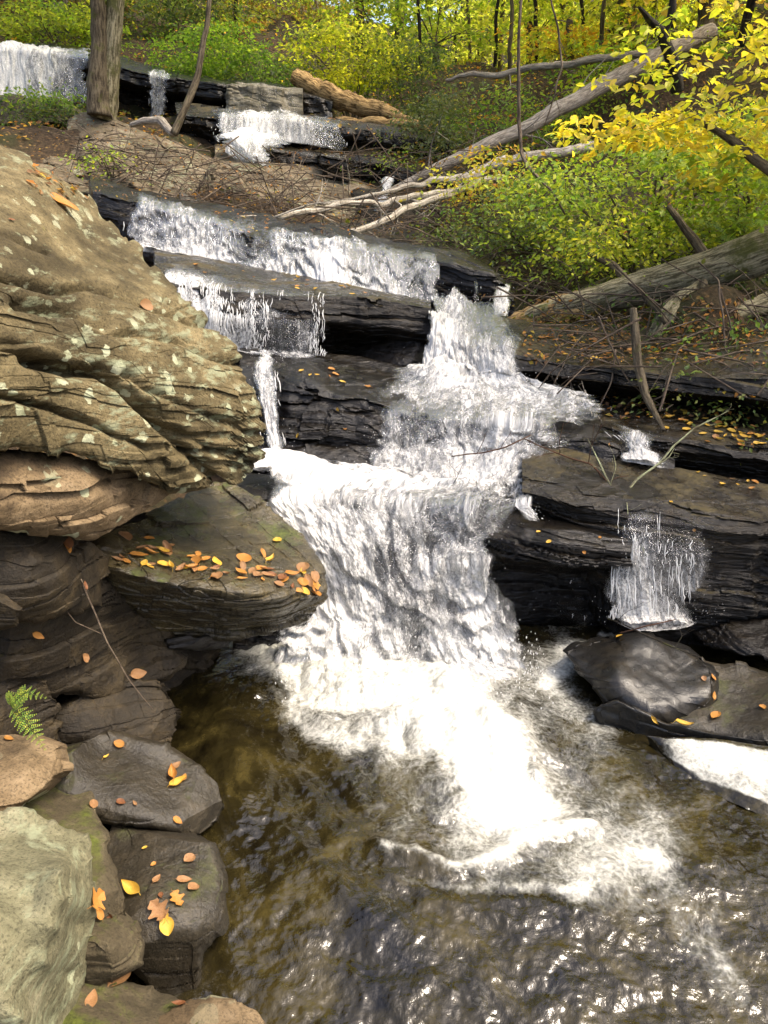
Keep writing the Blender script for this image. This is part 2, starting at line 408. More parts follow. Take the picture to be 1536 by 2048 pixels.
def bark_mat(name, dark, light, moss=0., rough=.9, sc=1., band=False):
    s = NT(name); at = s.n('ShaderNodeAttribute', attribute_name='uvw').outputs['Vector']; co = s.n('ShaderNodeTexCoord').outputs['Object']
    g = s.noise(s.map(at, (55*sc, 7*sc, 55*sc)) , 1., 6, .65, .3); n3 = s.noise(co, 60, 4, .6)
    col = s.ramp(s.math('ADD', s.math('MULTIPLY', g, .8), s.math('MULTIPLY', n3, .2)), [(.42, dark), (.58, light)])
    if band:
        w = s.noise(s.map(at, (2, 55, 2)), 1., 3, .6)
        col = s.mix(s.ramp(w, [(.58, 0.), (.64, .8)]), col, c4((.06, .05, .035)))
    if moss:
        k = s.ramp(s.noise(co, 4.5, 5, .65), [(.62-.3*moss, 0.), (.72-.3*moss, .85)])
        col = s.mix(k, col, s.mix(s.noise(co, 50, 3), c4((.03, .04, .008)), c4((.12, .12, .025))))
    b = s.n('ShaderNodeBump', {'Height': g, 'Strength': 1., 'Distance': .03})
    return s.done(s.n('ShaderNodeBsdfPrincipled', {'Base Color': col, 'Roughness': rough, 'Normal': b.outputs[0], 'Specular IOR Level': .25}))
M_bark = bark_mat('grey_brown_bark', (.04, .03, .018), (.15, .12, .075), .15)
M_barkm = bark_mat('mossy_log_bark', (.07, .06, .03), (.33, .29, .18), .35)
M_barkd = bark_mat('dark_bark', (.008, .007, .005), (.035, .028, .018), .1)
M_birch = bark_mat('pale_dead_bark', (.25, .21, .15), (.6, .54, .43), 0., band=True)
M_greywood = bark_mat('grey_dead_wood', (.17, .145, .115), (.42, .37, .3), 0.)
M_rot = bark_mat('rotten_brown_wood', (.08, .045, .016), (.42, .28, .12), 0.)
M_twig = bark_mat('thin_twig_bark', (.05, .035, .025), (.17, .13, .09), 0.)
M_lichenbark = bark_mat('lichen_covered_bark', (.1, .08, .05), (.42, .45, .25), .0)
M_redtwig = bark_mat('reddish_twig_bark', (.04, .02, .012), (.14, .07, .04), 0.)

def leaf_mat(name, trans=.5, rough=.5):
    s = NT(name); a = s.n('ShaderNodeAttribute', attribute_name='col').outputs['Color']
    p = s.n('ShaderNodeBsdfPrincipled', {'Base Color': a, 'Roughness': rough, 'Specular IOR Level': .3})
    t = s.n('ShaderNodeBsdfTranslucent', {'Color': s.mix(1., a, c4((1.55, 1.6, .7)), 'MULTIPLY')})
    return s.done(s.n('ShaderNodeMixShader', {'Fac': trans, 1: p.outputs[0], 2: t.outputs[0]}))
M_leaf = leaf_mat('living_leaf'); M_far = leaf_mat('backlit_leaf', .68)
def fallen_mat(name, a, b, rough=.55):
    s = NT(name); co = s.n('ShaderNodeTexCoord').outputs['Object']; oi = s.n('ShaderNodeObjectInfo').outputs['Random']
    n = s.noise(s.n('ShaderNodeVectorMath', {0: co, 1: s.n('ShaderNodeCombineXYZ', {'X': s.math('MULTIPLY', oi, 50.)}).outputs[0]}, operation='ADD').outputs[0], 45, 4, .6)
    col = s.mix(s.ramp(n, [(.4, 0.), (.62, 1.)]), c4(a), c4(b))
    col = s.mix(s.math('MULTIPLY', oi, .5), col, c4([x*.55 for x in b]))
    sx = s.n('ShaderNodeSeparateXYZ', {'Vector': co}).outputs
    vein = s.n('ShaderNodeTexWave', {'Vector': s.n('ShaderNodeCombineXYZ', {'X': s.math('SUBTRACT', sx[0], s.math('MULTIPLY', s.math('ABSOLUTE', sx[1]), .8))}).outputs[0], 'Scale': 55.}, wave_type='BANDS')
    bp = s.n('ShaderNodeBump', {'Height': vein.outputs['Fac'], 'Strength': .3, 'Distance': .001})
    p = s.n('ShaderNodeBsdfPrincipled', {'Base Color': col, 'Roughness': rough, 'Normal': bp.outputs[0], 'Specular IOR Level': .4})
    t = s.n('ShaderNodeBsdfTranslucent', {'Color': col})
    return s.done(s.n('ShaderNodeMixShader', {'Fac': .15, 1: p.outputs[0], 2: t.outputs[0]}))
M_fy = fallen_mat('yellow_dead_leaf', (.55, .31, .03), (.62, .4, .06))
M_fo = fallen_mat('orange_dead_leaf', (.36, .13, .02), (.48, .24, .05))
M_ft = fallen_mat('tan_dead_leaf', (.22, .10, .035), (.36, .2, .085))
M_fb = fallen_mat('brown_dead_leaf', (.12, .04, .015), (.24, .1, .035))

# ---- water
def foam_bsdf(s, bumpnode, col):
    return s.n('ShaderNodeBsdfPrincipled', {'Base Color': col, 'Roughness': .5, 'Specular IOR Level': .4, 'Normal': bumpnode})
def fall_mat(name='falling_water', ku=26., kv=9., off=0., hi=(.87, .85, .80), lo=(.36, .36, .35)):
    s = NT(name); at = s.n('ShaderNodeAttribute', attribute_name='uvw').outputs['Vector']
    d = s.n('ShaderNodeAttribute', attribute_name='foam').outputs['Fac']
    wv = s.n('ShaderNodeVectorMath', {0: at, 1: s.n('ShaderNodeVectorMath', {0: s.n('ShaderNodeTexNoise', {'Vector': at, 'Scale': 11., 'Detail': 3.}).outputs['Color'], 1: (.035, .05, 0)}, operation='MULTIPLY').outputs[0]}, operation='ADD').outputs[0]
    a = s.noise(s.map(wv, (ku, kv, 1), loc=(off, off, 0)), 1., 6, .66, .5)
    b = s.noise(s.map(wv, (ku*4.1, kv*6., 1), loc=(off, 0, 3)), 1., 5, .65, .8)
    c = s.noise(s.map(wv, (8, 2.6, 1), loc=(0, off, 9)), 1., 3, .5)
    n = s.math('ADD', s.math('MULTIPLY', a, .42), s.math('ADD', s.math('MULTIPLY', b, .42), s.math('MULTIPLY', c, .16)))
    k = s.math('ADD', n, s.math('MULTIPLY', s.math('SUBTRACT', d, .62), .40))
    al = s.ramp(k, [(.455, 0.), (.52, .38), (.605, .95)])
    bmp = s.n('ShaderNodeBump', {'Height': s.math('ADD', a, s.math('MULTIPLY', b, .6)), 'Strength': .9, 'Distance': .03}).outputs[0]
    col = s.ramp(s.math('ADD', s.math('MULTIPLY', k, .6), s.math('MULTIPLY', b, .4)), [(.46, lo), (.70, hi)])
    fo = foam_bsdf(s, bmp, col)
    tr = s.n('ShaderNodeBsdfTransparent'); gl = s.n('ShaderNodeBsdfGlossy', {'Roughness': .12, 'Normal': bmp, 'Color': (.9, .92, .95, 1)})
    fr = s.n('ShaderNodeFresnel', {'IOR': 1.33, 'Normal': bmp}).outputs[0]
    film = s.math('MULTIPLY', s.math('MULTIPLY', fr, s.ramp(d, [(.05, 0.), (.4, 1.)])), .45)
    w = s.n('ShaderNodeMixShader', {'Fac': film, 1: tr.outputs[0], 2: gl.outputs[0]})
    return s.done(s.n('ShaderNodeMixShader', {'Fac': al, 1: w.outputs[0], 2: fo.outputs[0]}))
M_fall = fall_mat(); M_fall2 = fall_mat('falling_water_inner', 16., 5., 7.3, (.74, .73, .70), (.25, .25, .24))
def pool_mat():
    s = NT('stream_water'); at = s.n('ShaderNodeAttribute', attribute_name='uvw').outputs['Vector']
    d = s.n('ShaderNodeAttribute', attribute_name='foam').outputs['Fac']; co = s.n('ShaderNodeTexCoord').outputs['Object']
    a = s.noise(at, 9., 9, .68, .5); b = s.noise(s.map(at, (1, 1, 1), loc=(4, 2, 0)), 60., 6, .7, .2)
    vo = s.n('ShaderNodeTexVoronoi', {'Vector': s.mix(.08, at, s.n('ShaderNodeTexNoise', {'Vector': at, 'Scale': 12., 'Detail': 5.}).outputs['Color']), 'Scale': 34.}, feature='DISTANCE_TO_EDGE').outputs['Distance']
    lace = s.ramp(vo, [(0., 1.), (.25, 0.)])
    n = s.math('ADD', s.math('MULTIPLY', a, .5), s.math('ADD', s.math('MULTIPLY', b, .36), s.math('MULTIPLY', lace, .05)))
    k = s.math('ADD', n, s.math('MULTIPLY', s.math('SUBTRACT', d, .62), .42))
    al = s.ramp(k, [(.36, 0.), (.47, .2), (.58, .6), (.72, 1.)])
    bmp = s.n('ShaderNodeBump', {'Height': s.math('ADD', a, s.math('MULTIPLY', b, .5)), 'Strength': .6, 'Distance': .02}).outputs[0]
    fo = foam_bsdf(s, bmp, s.ramp(k, [(.45, (.3, .3, .27)), (.92, (.76, .75, .66))]))
    bed = s.ramp(s.noise(co, 3.2, 8, .7, .8), [(.34, (.004, .003, .0015)), (.5, (.016, .0125, .004)), (.66, (.048, .037, .011))])
    wb = s.n('ShaderNodeBump', {'Height': s.noise(s.map(at, (1, 1, 1)), 55., 3, .5), 'Strength': .4, 'Distance': .007}).outputs[0]
    wa = s.n('ShaderNodeBsdfPrincipled', {'Base Color': bed, 'Roughness': .04, 'IOR': 1.36, 'Specular IOR Level': .8, 'Normal': wb})
    return s.done(s.n('ShaderNodeMixShader', {'Fac': al, 1: wa.outputs[0], 2: fo.outputs[0]}))
M_pool = pool_mat()
def strand_mat():
    s = NT('water_spray')
    p = s.n('ShaderNodeBsdfPrincipled', {'Base Color': (.86, .86, .84, 1), 'Roughness': .25, 'Specular IOR Level': .6})
    return s.done(s.n('ShaderNodeMixShader', {'Fac': .35, 1: p.outputs[0], 2: s.n('ShaderNodeBsdfTransparent').outputs[0]}))
M_str = strand_mat()
# ================= ground =================
gp = [P(*a) for a in [
 (1110,655,6.8),(1300,655,6.2),(1536,690,5.2),(1640,560,5.8),(1536,430,7.2),(1300,440,8.4),(1000,505,8.4),(1000,430,9.8),(1200,300,11),
 (1536,230,10),(860,360,11.8),(900,310,14),(1536,20,15),(1100,170,19),(930,235,24),(1200,90,23),(720,190,15.5),(700,90,20),(500,90,17),
 (350,150,15.6),(200,80,16.2),(0,40,17),(-200,20,16),(930,215,36),(500,-60,30),(100,-160,30),(1400,-60,28),(1700,-150,24),(740,300,12.9),
 (300,400,9.6),(500,420,9.3),(650,430,9.2),(780,440,9.2),(600,390,10.2),(120,330,10.5),(40,290,11.6),(860,420,9.8),(300,290,12.3),(560,300,12.6)]]
gp += [np.array(a, float) for a in [
 (0,-2,-.4),(-1,0,-.3),(1,0,-.4),(3,0,-.3),(-3,0,.4),(0,1.5,-.35),(.8,2.5,-.35),(-.3,2.6,-.35),(-1.2,2.4,-.1),(-2.4,2,.6),(-3.5,4,1.6),(2,2.6,-.1),(3.2,2.6,.2),(4.5,2.4,1.),
 (0,3.6,-.3),(1.2,3.8,-.2),(2.4,3.8,.1),(4,3.8,1.2),(0,4.3,.3),(1.3,4.5,.4),(2.6,4.6,.8),(-1,4.2,.3),(-2.4,4.6,1.2),(0,5.3,.75),(1.2,5.4,.85),(2.5,5.3,1.2),(4.2,5.2,2.2),
 (-.2,6.2,1.),(1.1,6.4,1.2),(-1.2,6.2,1.1),(-2.8,6.4,1.7),(-.8,7.4,1.3),(.6,7.4,1.4),(-2.3,7.8,1.7),(-4.5,8,2.6),(-9,9,4.4),(-8,4,3.2),(7,4,4.4),(8,8,6.),(12,14,10.),(-14,14,8),(0,50,9),(-20,50,20),(25,50,24),(20,2,11),(-20,2,9)]]
gp = np.array(gp)
_K = np.sqrt(((gp[:, None, :2]-gp[None, :, :2])**2).sum(-1)+.16)
_w = np.linalg.solve(_K+np.eye(len(gp))*.02, gp[:, 2]-3.)
def gz(x, y):
    x = np.asarray(x, float); y = np.asarray(y, float); o = np.zeros(np.broadcast(x, y).shape)+3.
    for i in range(len(gp)): o = o+_w[i]*np.sqrt((x-gp[i, 0])**2+(y-gp[i, 1])**2+.16)
    q = np.stack([x+0*y, y+0*x, 0*x+0*y], -1)
    far = sst(7, 13, y)
    return o+.06*fbm(q*1.7, 4, 41)+(.25+.35*far)*fbm(q*.55, 3, 40)*sst(7.5, 11, y+.4*np.abs(x))
s1 = np.linspace(-1, 1, 300); xs = np.sign(s1)*(np.abs(s1)*7+21*np.abs(s1)**3)
ys = -3+np.linspace(0, 1, 330)**1.5*58
XX, YY = np.meshgrid(xs, ys); G = np.stack([XX, YY, gz(XX, YY)], -1)
add('ground', G, gridq(*XX.shape), mat=M_soil, kind='structure', solid=True)

# ================= stream ledges =================
LK = dict(setb=.05, amp=.03, sc=1.6, bed=(.1, .05, 1), bt=.07, ba=.04, ga=.02, fine=.004)
def xr(xs, ys, Y): return [(a, b, c) for a, b, c in zip(xs, ys, Y)]
x = (470, 700, 870, 1000, 1120, 1265)
ledge('rounded black rock band overhanging beneath the main white fall, few yellow leaves on it', [
 xr(x, (935,950,962,990,1020,1060), (4.1,4.1,4.05,3.95,3.8,3.75)), xr(x, (985,1003,1018,1045,1062,1085), (3.76,3.78,3.76,3.64,3.5,3.47)),
 xr(x, (1060,1065,1070,1080,1095,1110), (3.66,3.7,3.68,3.55,3.4,3.4)), xr(x, (1120,1130,1130,1122,1130,1135), (3.6,3.64,3.62,3.54,3.44,3.42)),
 xr(x, (1200,1210,1200,1145,1148,1150), (3.52,3.5,3.5,3.7,3.75,3.75)), xr(x, (1330,1360,1350,1300,1262,1260), (3.4,3.36,3.36,3.75,3.9,3.85))],
 nvs=[30,30,20,30,50], seed=3, mat=M_wet, su=14, sv=5, **LK)
x = (1045, 1150, 1250, 1340, 1450, 1660)
ledge('broad wet brown ledge on the right whose face carries the thin water curtain', [
 xr(x, (890,885,905,925,950,990), (4.35,4.35,4.25,4.15,4.05,3.9)), xr(x, (950,975,1000,1010,1025,1050), (3.85,3.74,3.64,3.57,3.5,3.4)),
 xr(x, (985,1010,1040,1050,1065,1090), (3.72,3.62,3.55,3.5,3.42,3.34)), xr(x, (1010,1040,1090,1100,1115,1135), (3.74,3.65,3.56,3.5,3.43,3.33)),
 xr(x, (1020,1060,1245,1250,1255,1285), (3.85,3.8,3.6,3.5,3.45,3.33))],
 nvs=[50,24,30,60], seed=5, mat=M_wetb, su=10, sv=4, **LK)
x = (480, 620, 740, 880, 1060, 1200, 1350)
ledge('black stepped rock ledge in mid stream, split by the central and left falls', [
 xr(x, (700,705,720,745,765,840,900), (5.45,5.4,5.3,5.1,4.95,4.6,4.35)), xr(x, (735,765,800,835,850,880,935), (4.8,4.68,4.5,4.42,4.36,4.24,4.08)),
 xr(x, (800,830,855,870,870,895,945), (4.58,4.52,4.44,4.38,4.32,4.2,4.06)), xr(x, (850,878,892,900,900,910,950), (4.52,4.5,4.46,4.4,4.3,4.19,4.06)),
 xr(x, (945,955,975,990,990,960,970), (4.2,4.2,4.15,4.08,4.0,4.1,4.03))],
 nvs=[50,30,30,50], seed=8, mat=M_wet, su=8, sv=4, amp=.05, sc=2.2, bed=(.1,.05,1), bt=.2, ba=.07, ga=.03, fine=.004)
x = (985, 1060, 1180, 1280, 1400, 1660)
ledge('dark upper right ledge strewn with yellow leaves below the long fallen log', [
 xr(x, (630,640,648,650,650,640), (6.1,6.0,5.8,5.6,5.4,5.0)), xr(x, (700,714,732,738,748,765), (5.12,5.02,4.82,4.66,4.5,4.2)),
 xr(x, (735,745,765,775,790,810), (5.07,4.97,4.77,4.62,4.46,4.16)), xr(x, (770,790,800,812,832,862), (5.2,5.2,5.1,5.0,4.8,4.5))],
 nvs=[60,30,50], seed=12, mat=M_wetb, su=8, sv=3, **LK)
x = (1100, 1200, 1300, 1400, 1500, 1660)
ledge('low layered shelf on the right with scattered yellow leaves along its edge', [
 xr(x, (790,795,800,805,815,830), (5.0,4.98,4.88,4.78,4.63,4.4)), xr(x, (832,850,868,878,888,905), (4.58,4.42,4.28,4.22,4.12,3.97)),
 xr(x, (855,875,895,905,915,935), (4.54,4.38,4.22,4.17,4.08,3.92)), xr(x, (880,908,938,948,955,985), (4.55,4.48,4.4,4.35,4.25,4.1))],
 nvs=[60,30,30], seed=15, mat=M_wetb, su=6, sv=2, amp=.02, sc=2, bed=(.14,.05,1), bt=.05, ba=.035, ga=.015, fine=.004)
x = (310, 450, 560, 650, 760, 862)
ledge('thick dark overhanging slab with mossy brown top beneath the upper white fall', [
 xr(x, (490,515,543,558,578,598), (7.2,7.1,7.0,6.9,6.7,6.4)), xr(x, (560,585,594,598,602,622), (5.65,5.5,5.44,5.42,5.42,5.4)),
 xr(x, (600,622,632,642,652,672), (5.55,5.42,5.38,5.36,5.38,5.38)), xr(x, (640,665,672,685,696,712), (5.6,5.55,5.55,5.7,5.7,5.6)),
 xr(x, (690,700,712,722,735,742), (5.7,5.68,5.65,5.9,5.9,5.7))],
 nvs=[60,30,30,30], seed=18, mat=M_wetb, su=6, sv=3, amp=.03, sc=2, bed=(.06,.0,1), bt=.1, ba=.04, ga=.02, fine=.004)
relief('low dark block standing under the overhanging slab beside the right hand chute', [(700,700),(760,680),(820,665),(858,680),(862,720),(850,745),(780,740),(700,730)], (790,708),
 [(790,690,5.5),(790,735,5.3),(860,700,5.4),(700,720,5.6)], .5, seed=19, mat=M_wet, nth=160, nr=50, bt=.08, ba=.02)
x = (180, 260, 380, 500, 620, 760, 870, 985, 1030)
ledge('long black ledge crossed by the wide upper fall', [
 xr(x, (345,372,402,425,445,470,492,530,570), (8.9,8.8,8.6,8.4,8.2,7.9,7.6,7.2,7.1)), xr(x, (388,408,440,468,486,508,522,550,592), (7.7,7.55,7.45,7.32,7.2,7.05,6.93,6.72,6.7)),
 xr(x, (430,450,482,510,528,548,560,578,605), (7.65,7.5,7.36,7.24,7.1,6.95,6.85,6.68,6.65)), xr(x, (485,500,528,548,578,602,614,616,630), (7.65,7.5,7.3,7.18,7.0,6.85,6.85,6.75,6.65))],
 nu=360, nvs=[50,40,40], seed=21, mat=M_wet, su=6, sv=2, amp=.05, sc=1.8, bed=(.2,0,1), bt=.12, ba=.05, ga=.02, fine=.005)
ledge('pale thin bedded rock shelf behind the crest of the wide upper fall', [
 [(640,440,9.2),(760,445,9.2),(880,470,8.9),(1000,500,8.5)], [(600,470,8.1),(740,492,7.9),(870,512,7.6),(960,540,7.2)], [(600,485,8.0),(740,505,7.85),(870,524,7.55),(960,560,7.1)]],
 nvs=[60,16], seed=24, mat=M_wetb, amp=.03, sc=2, bed=(.15,.1,1), bt=.05, ba=.05, ga=.02)
# upper cascades
x = (-120, 90, 190, 260, 330, 450, 530, 600, 665)
ledge('dark overhanging cliff ledge under the topmost falls', [
 xr(x, (70,88,98,118,138,160,168,178,195), (15,15,15,15,14.8,14.6,14.5,14.2,14)), xr(x, (90,100,110,136,152,172,176,184,205), (13.9,13.8,13.7,13.6,13.5,13.4,13.3,13.2,13.1)),
 xr(x, (120,128,140,165,180,198,200,205,215), (13.8,13.7,13.65,13.6,13.5,13.4,13.25,13.15,13.1)), xr(x, (150,158,165,190,205,210,212,215,222), (13.9,13.8,14.,14.3,14.3,14.0,13.3,13.2,13.1)),
 xr(x, (205,208,214,245,262,250,236,232,236), (13.9,13.9,14.2,14.6,14.6,14.1,13.3,13.2,13.1))],
 nvs=[30,20,20,30], seed=27, mat=M_wet, setb=.2, amp=.08, sc=.8, bed=(.12,0,1), bt=.3, ba=.1, ga=.05)
ledge('pale vertically stained rock face between the two upper cascades', [
 [(452,160,13.6),(530,166,13.5),(606,176,13.3)], [(455,172,13.1),(530,176,13.0),(604,186,12.9)], [(455,222,12.95),(530,226,12.85),(604,234,12.8)]],
 nvs=[10,30], nu=160, seed=28, mat=M_pale, setb=.15, amp=.1, sc=1.2, bed=(.12,0,1), bt=.25, ba=.05, ga=.03)
x = (350, 450, 560, 660, 760, 900)
ledge('brown leaf dotted ledge carrying the upper middle cascade', [
 xr(x, (205,216,222,230,240,262), (13.2,13.1,13,12.9,12.8,12.6)), xr(x, (222,232,236,246,262,288), (12.1,12,11.95,11.9,11.8,11.6)),
 xr(x, (245,255,262,272,285,305), (12.1,12,11.95,11.9,11.8,11.6)), xr(x, (290,295,300,304,315,335), (12.5,12.4,12.3,12.2,12.1,11.9))],
 nvs=[20,20,30], seed=30, mat=M_wetb, setb=.18, amp=.07, sc=1, bed=(.14,0,1), bt=.22, ba=.1, ga=.05)
x = (530, 640, 760, 860, 930)
ledge('moss edged slab below the upper middle cascade', [
 xr(x, (286,296,308,328,340), (12.2,12.2,12.1,11.9,11.7)), xr(x, (300,308,324,346,360), (11.1,11,10.9,10.8,10.7)),
 xr(x, (322,330,345,362,374), (11.1,11,10.9,10.8,10.7)), xr(x, (368,382,398,400,400), (11.4,11.2,11.1,11,10.8))],
 nvs=[20,20,20], seed=32, mat=M_wetb, setb=.18, amp=.07, sc=1, bed=(.14,0,1), bt=.2, ba=.08, ga=.04)
ledge('rounded brown rock slope below the white foam of the upper middle cascade', [
 [(430,292,12.2),(520,300,12.0),(640,318,11.7),(760,360,11.3)], [(430,325,11.0),(520,345,10.8),(640,385,10.4),(760,420,10.2)], [(430,345,10.8),(520,370,10.6),(640,410,10.2),(760,440,10)]],
 nvs=[50,20], seed=33, mat=M_dry, amp=.12, sc=.9, bed=(.14,0,1), bt=.2, ba=.06, ga=.03)

# ================= boulders =================
BK = dict(bed=(.50, .08, 1), bt=.085, ba=.026, ga=.022, fs=.9, amp=.015, sc=1.2, fine=.004, wob=.006, blk=2.4, ck=1.0, plate=.008, c=170.)
GR = [([(0,545),(60,560),(130,575),(180,570),(250,590),(300,610),(370,640),(440,655)],7,.03),([(40,600),(150,612),(220,640)],13,.045),([(60,715),(150,740),(205,735),(250,760),(330,850),(390,920),(440,965)],11,.09),
 ([(180,650),(280,665),(380,690),(420,715),(490,730)],8,.035),([(260,740),(320,790),(400,830),(500,870)],7,.035),([(330,850),(420,900),(500,925)],7,.04),([(0,460),(50,485),(100,500)],5,.015),([(330,600),(400,640),(430,650)],5,.015),
 ([(0,790),(100,815),(200,850),(300,900)],6,.03),([(0,690),(60,700),(110,720)],8,.04)]
def mtop(V):  # bedding edges show on the face, not on the upper slab
    a, b = proj(V); return .22+.78*sst(560, 660, b-.25*a)
relief('huge tan layered boulder with mossy cracks leaning over the stream on the left',
 [(-330,200),(0,292),(60,308),(110,345),(170,385),(210,440),(265,490),(330,560),(395,620),(440,665),(490,715),(497,770),(515,800),(522,870),(518,915),(497,935),(470,972),(435,965),(330,985),(200,935),(0,905),(-330,900)],
 (150,700), [(0,300,3.1),(210,440,3.35),(100,400,3.0),(0,450,2.5),(200,560,2.75),(-200,500,2.2),(0,600,2.22),(300,650,2.72),(440,680,3.1),(500,800,3.0),(150,750,2.32),(0,750,2.05),(300,800,2.5),(0,890,2.02),(200,920,2.3),(400,950,2.72),(470,960,2.9),(-300,900,1.8)],
 1.1, rim=.06, rp=16, nth=820, nr=380, seed=40, mat=M_sand, jit=7, cut=0, msk=mtop, grooves=GR, **BK)
relief('brown rock dotted with round pale lichen spots, jammed beneath the huge tan boulder',
 [(-330,860),(0,895),(150,915),(300,955),(400,960),(385,990),(355,1020),(300,1050),(240,1060),(180,1077),(60,1068),(-330,1060)], (100,985),
 [(0,900,2.12),(0,1000,2.0),(200,940,2.4),(200,1000,2.3),(350,1000,2.7),(60,1060,2.1),(250,1050,2.5),(-300,1000,1.7)], .9, rim=.08, nth=500, nr=160, seed=43, mat=M_sand2,
 bed=(.42,.1,1), bt=.3, ba=.025, ga=.03, amp=.02, fine=.003)
relief('flat dark slab jutting toward the fall, covered with a drift of orange leaves',
 [(186,1120),(200,1080),(235,1058),(300,1035),(380,990),(440,968),(480,975),(540,1008),(600,1060),(625,1110),(650,1160),(655,1183),(630,1215),(600,1242),(530,1265),(460,1278),(440,1290),(360,1290),(300,1260),(240,1232),(192,1172)],
 (420,1140), [(190,1112,2.58),(235,1130,2.57),(280,1148,2.56),(330,1161,2.58),(380,1172,2.6),(430,1178,2.63),(480,1182,2.66),(520,1187,2.70),(560,1190,2.76),(605,1188,2.87),(650,1182,3.0),(440,975,3.6),(560,1040,3.4),(300,1050,3.1),(400,1080,3.05),(530,1110,3.1),(620,1130,3.12),(205,1155,2.66),(250,1190,2.68),(260,1235,2.8),(330,1200,2.68),(380,1215,2.72),(400,1260,2.92),(480,1225,2.78),(500,1262,3.0),(560,1225,2.86),(600,1238,3.05),(480,1140,2.83),(350,1125,2.75),(240,1100,2.72)],
 .5, rim=.03, nth=500, nr=220, seed=46, mat=M_slab, jit=3, c=5., rp=30, cut=0, bed=(.1,0,1), bt=.09, ba=.03, ga=.02, amp=.014, sc=2, fine=.002, ck=.9, blk=4., plate=.004)
relief('thin wedge of dark stone under the leaf covered slab', [(380,1270),(460,1275),(462,1296),(400,1298),(330,1300),(300,1280)], (390,1285),
 [(390,1280,2.85),(460,1290,3.0)], .4, rim=.03, nth=160, nr=30, seed=47, mat=M_wet, amp=.01)
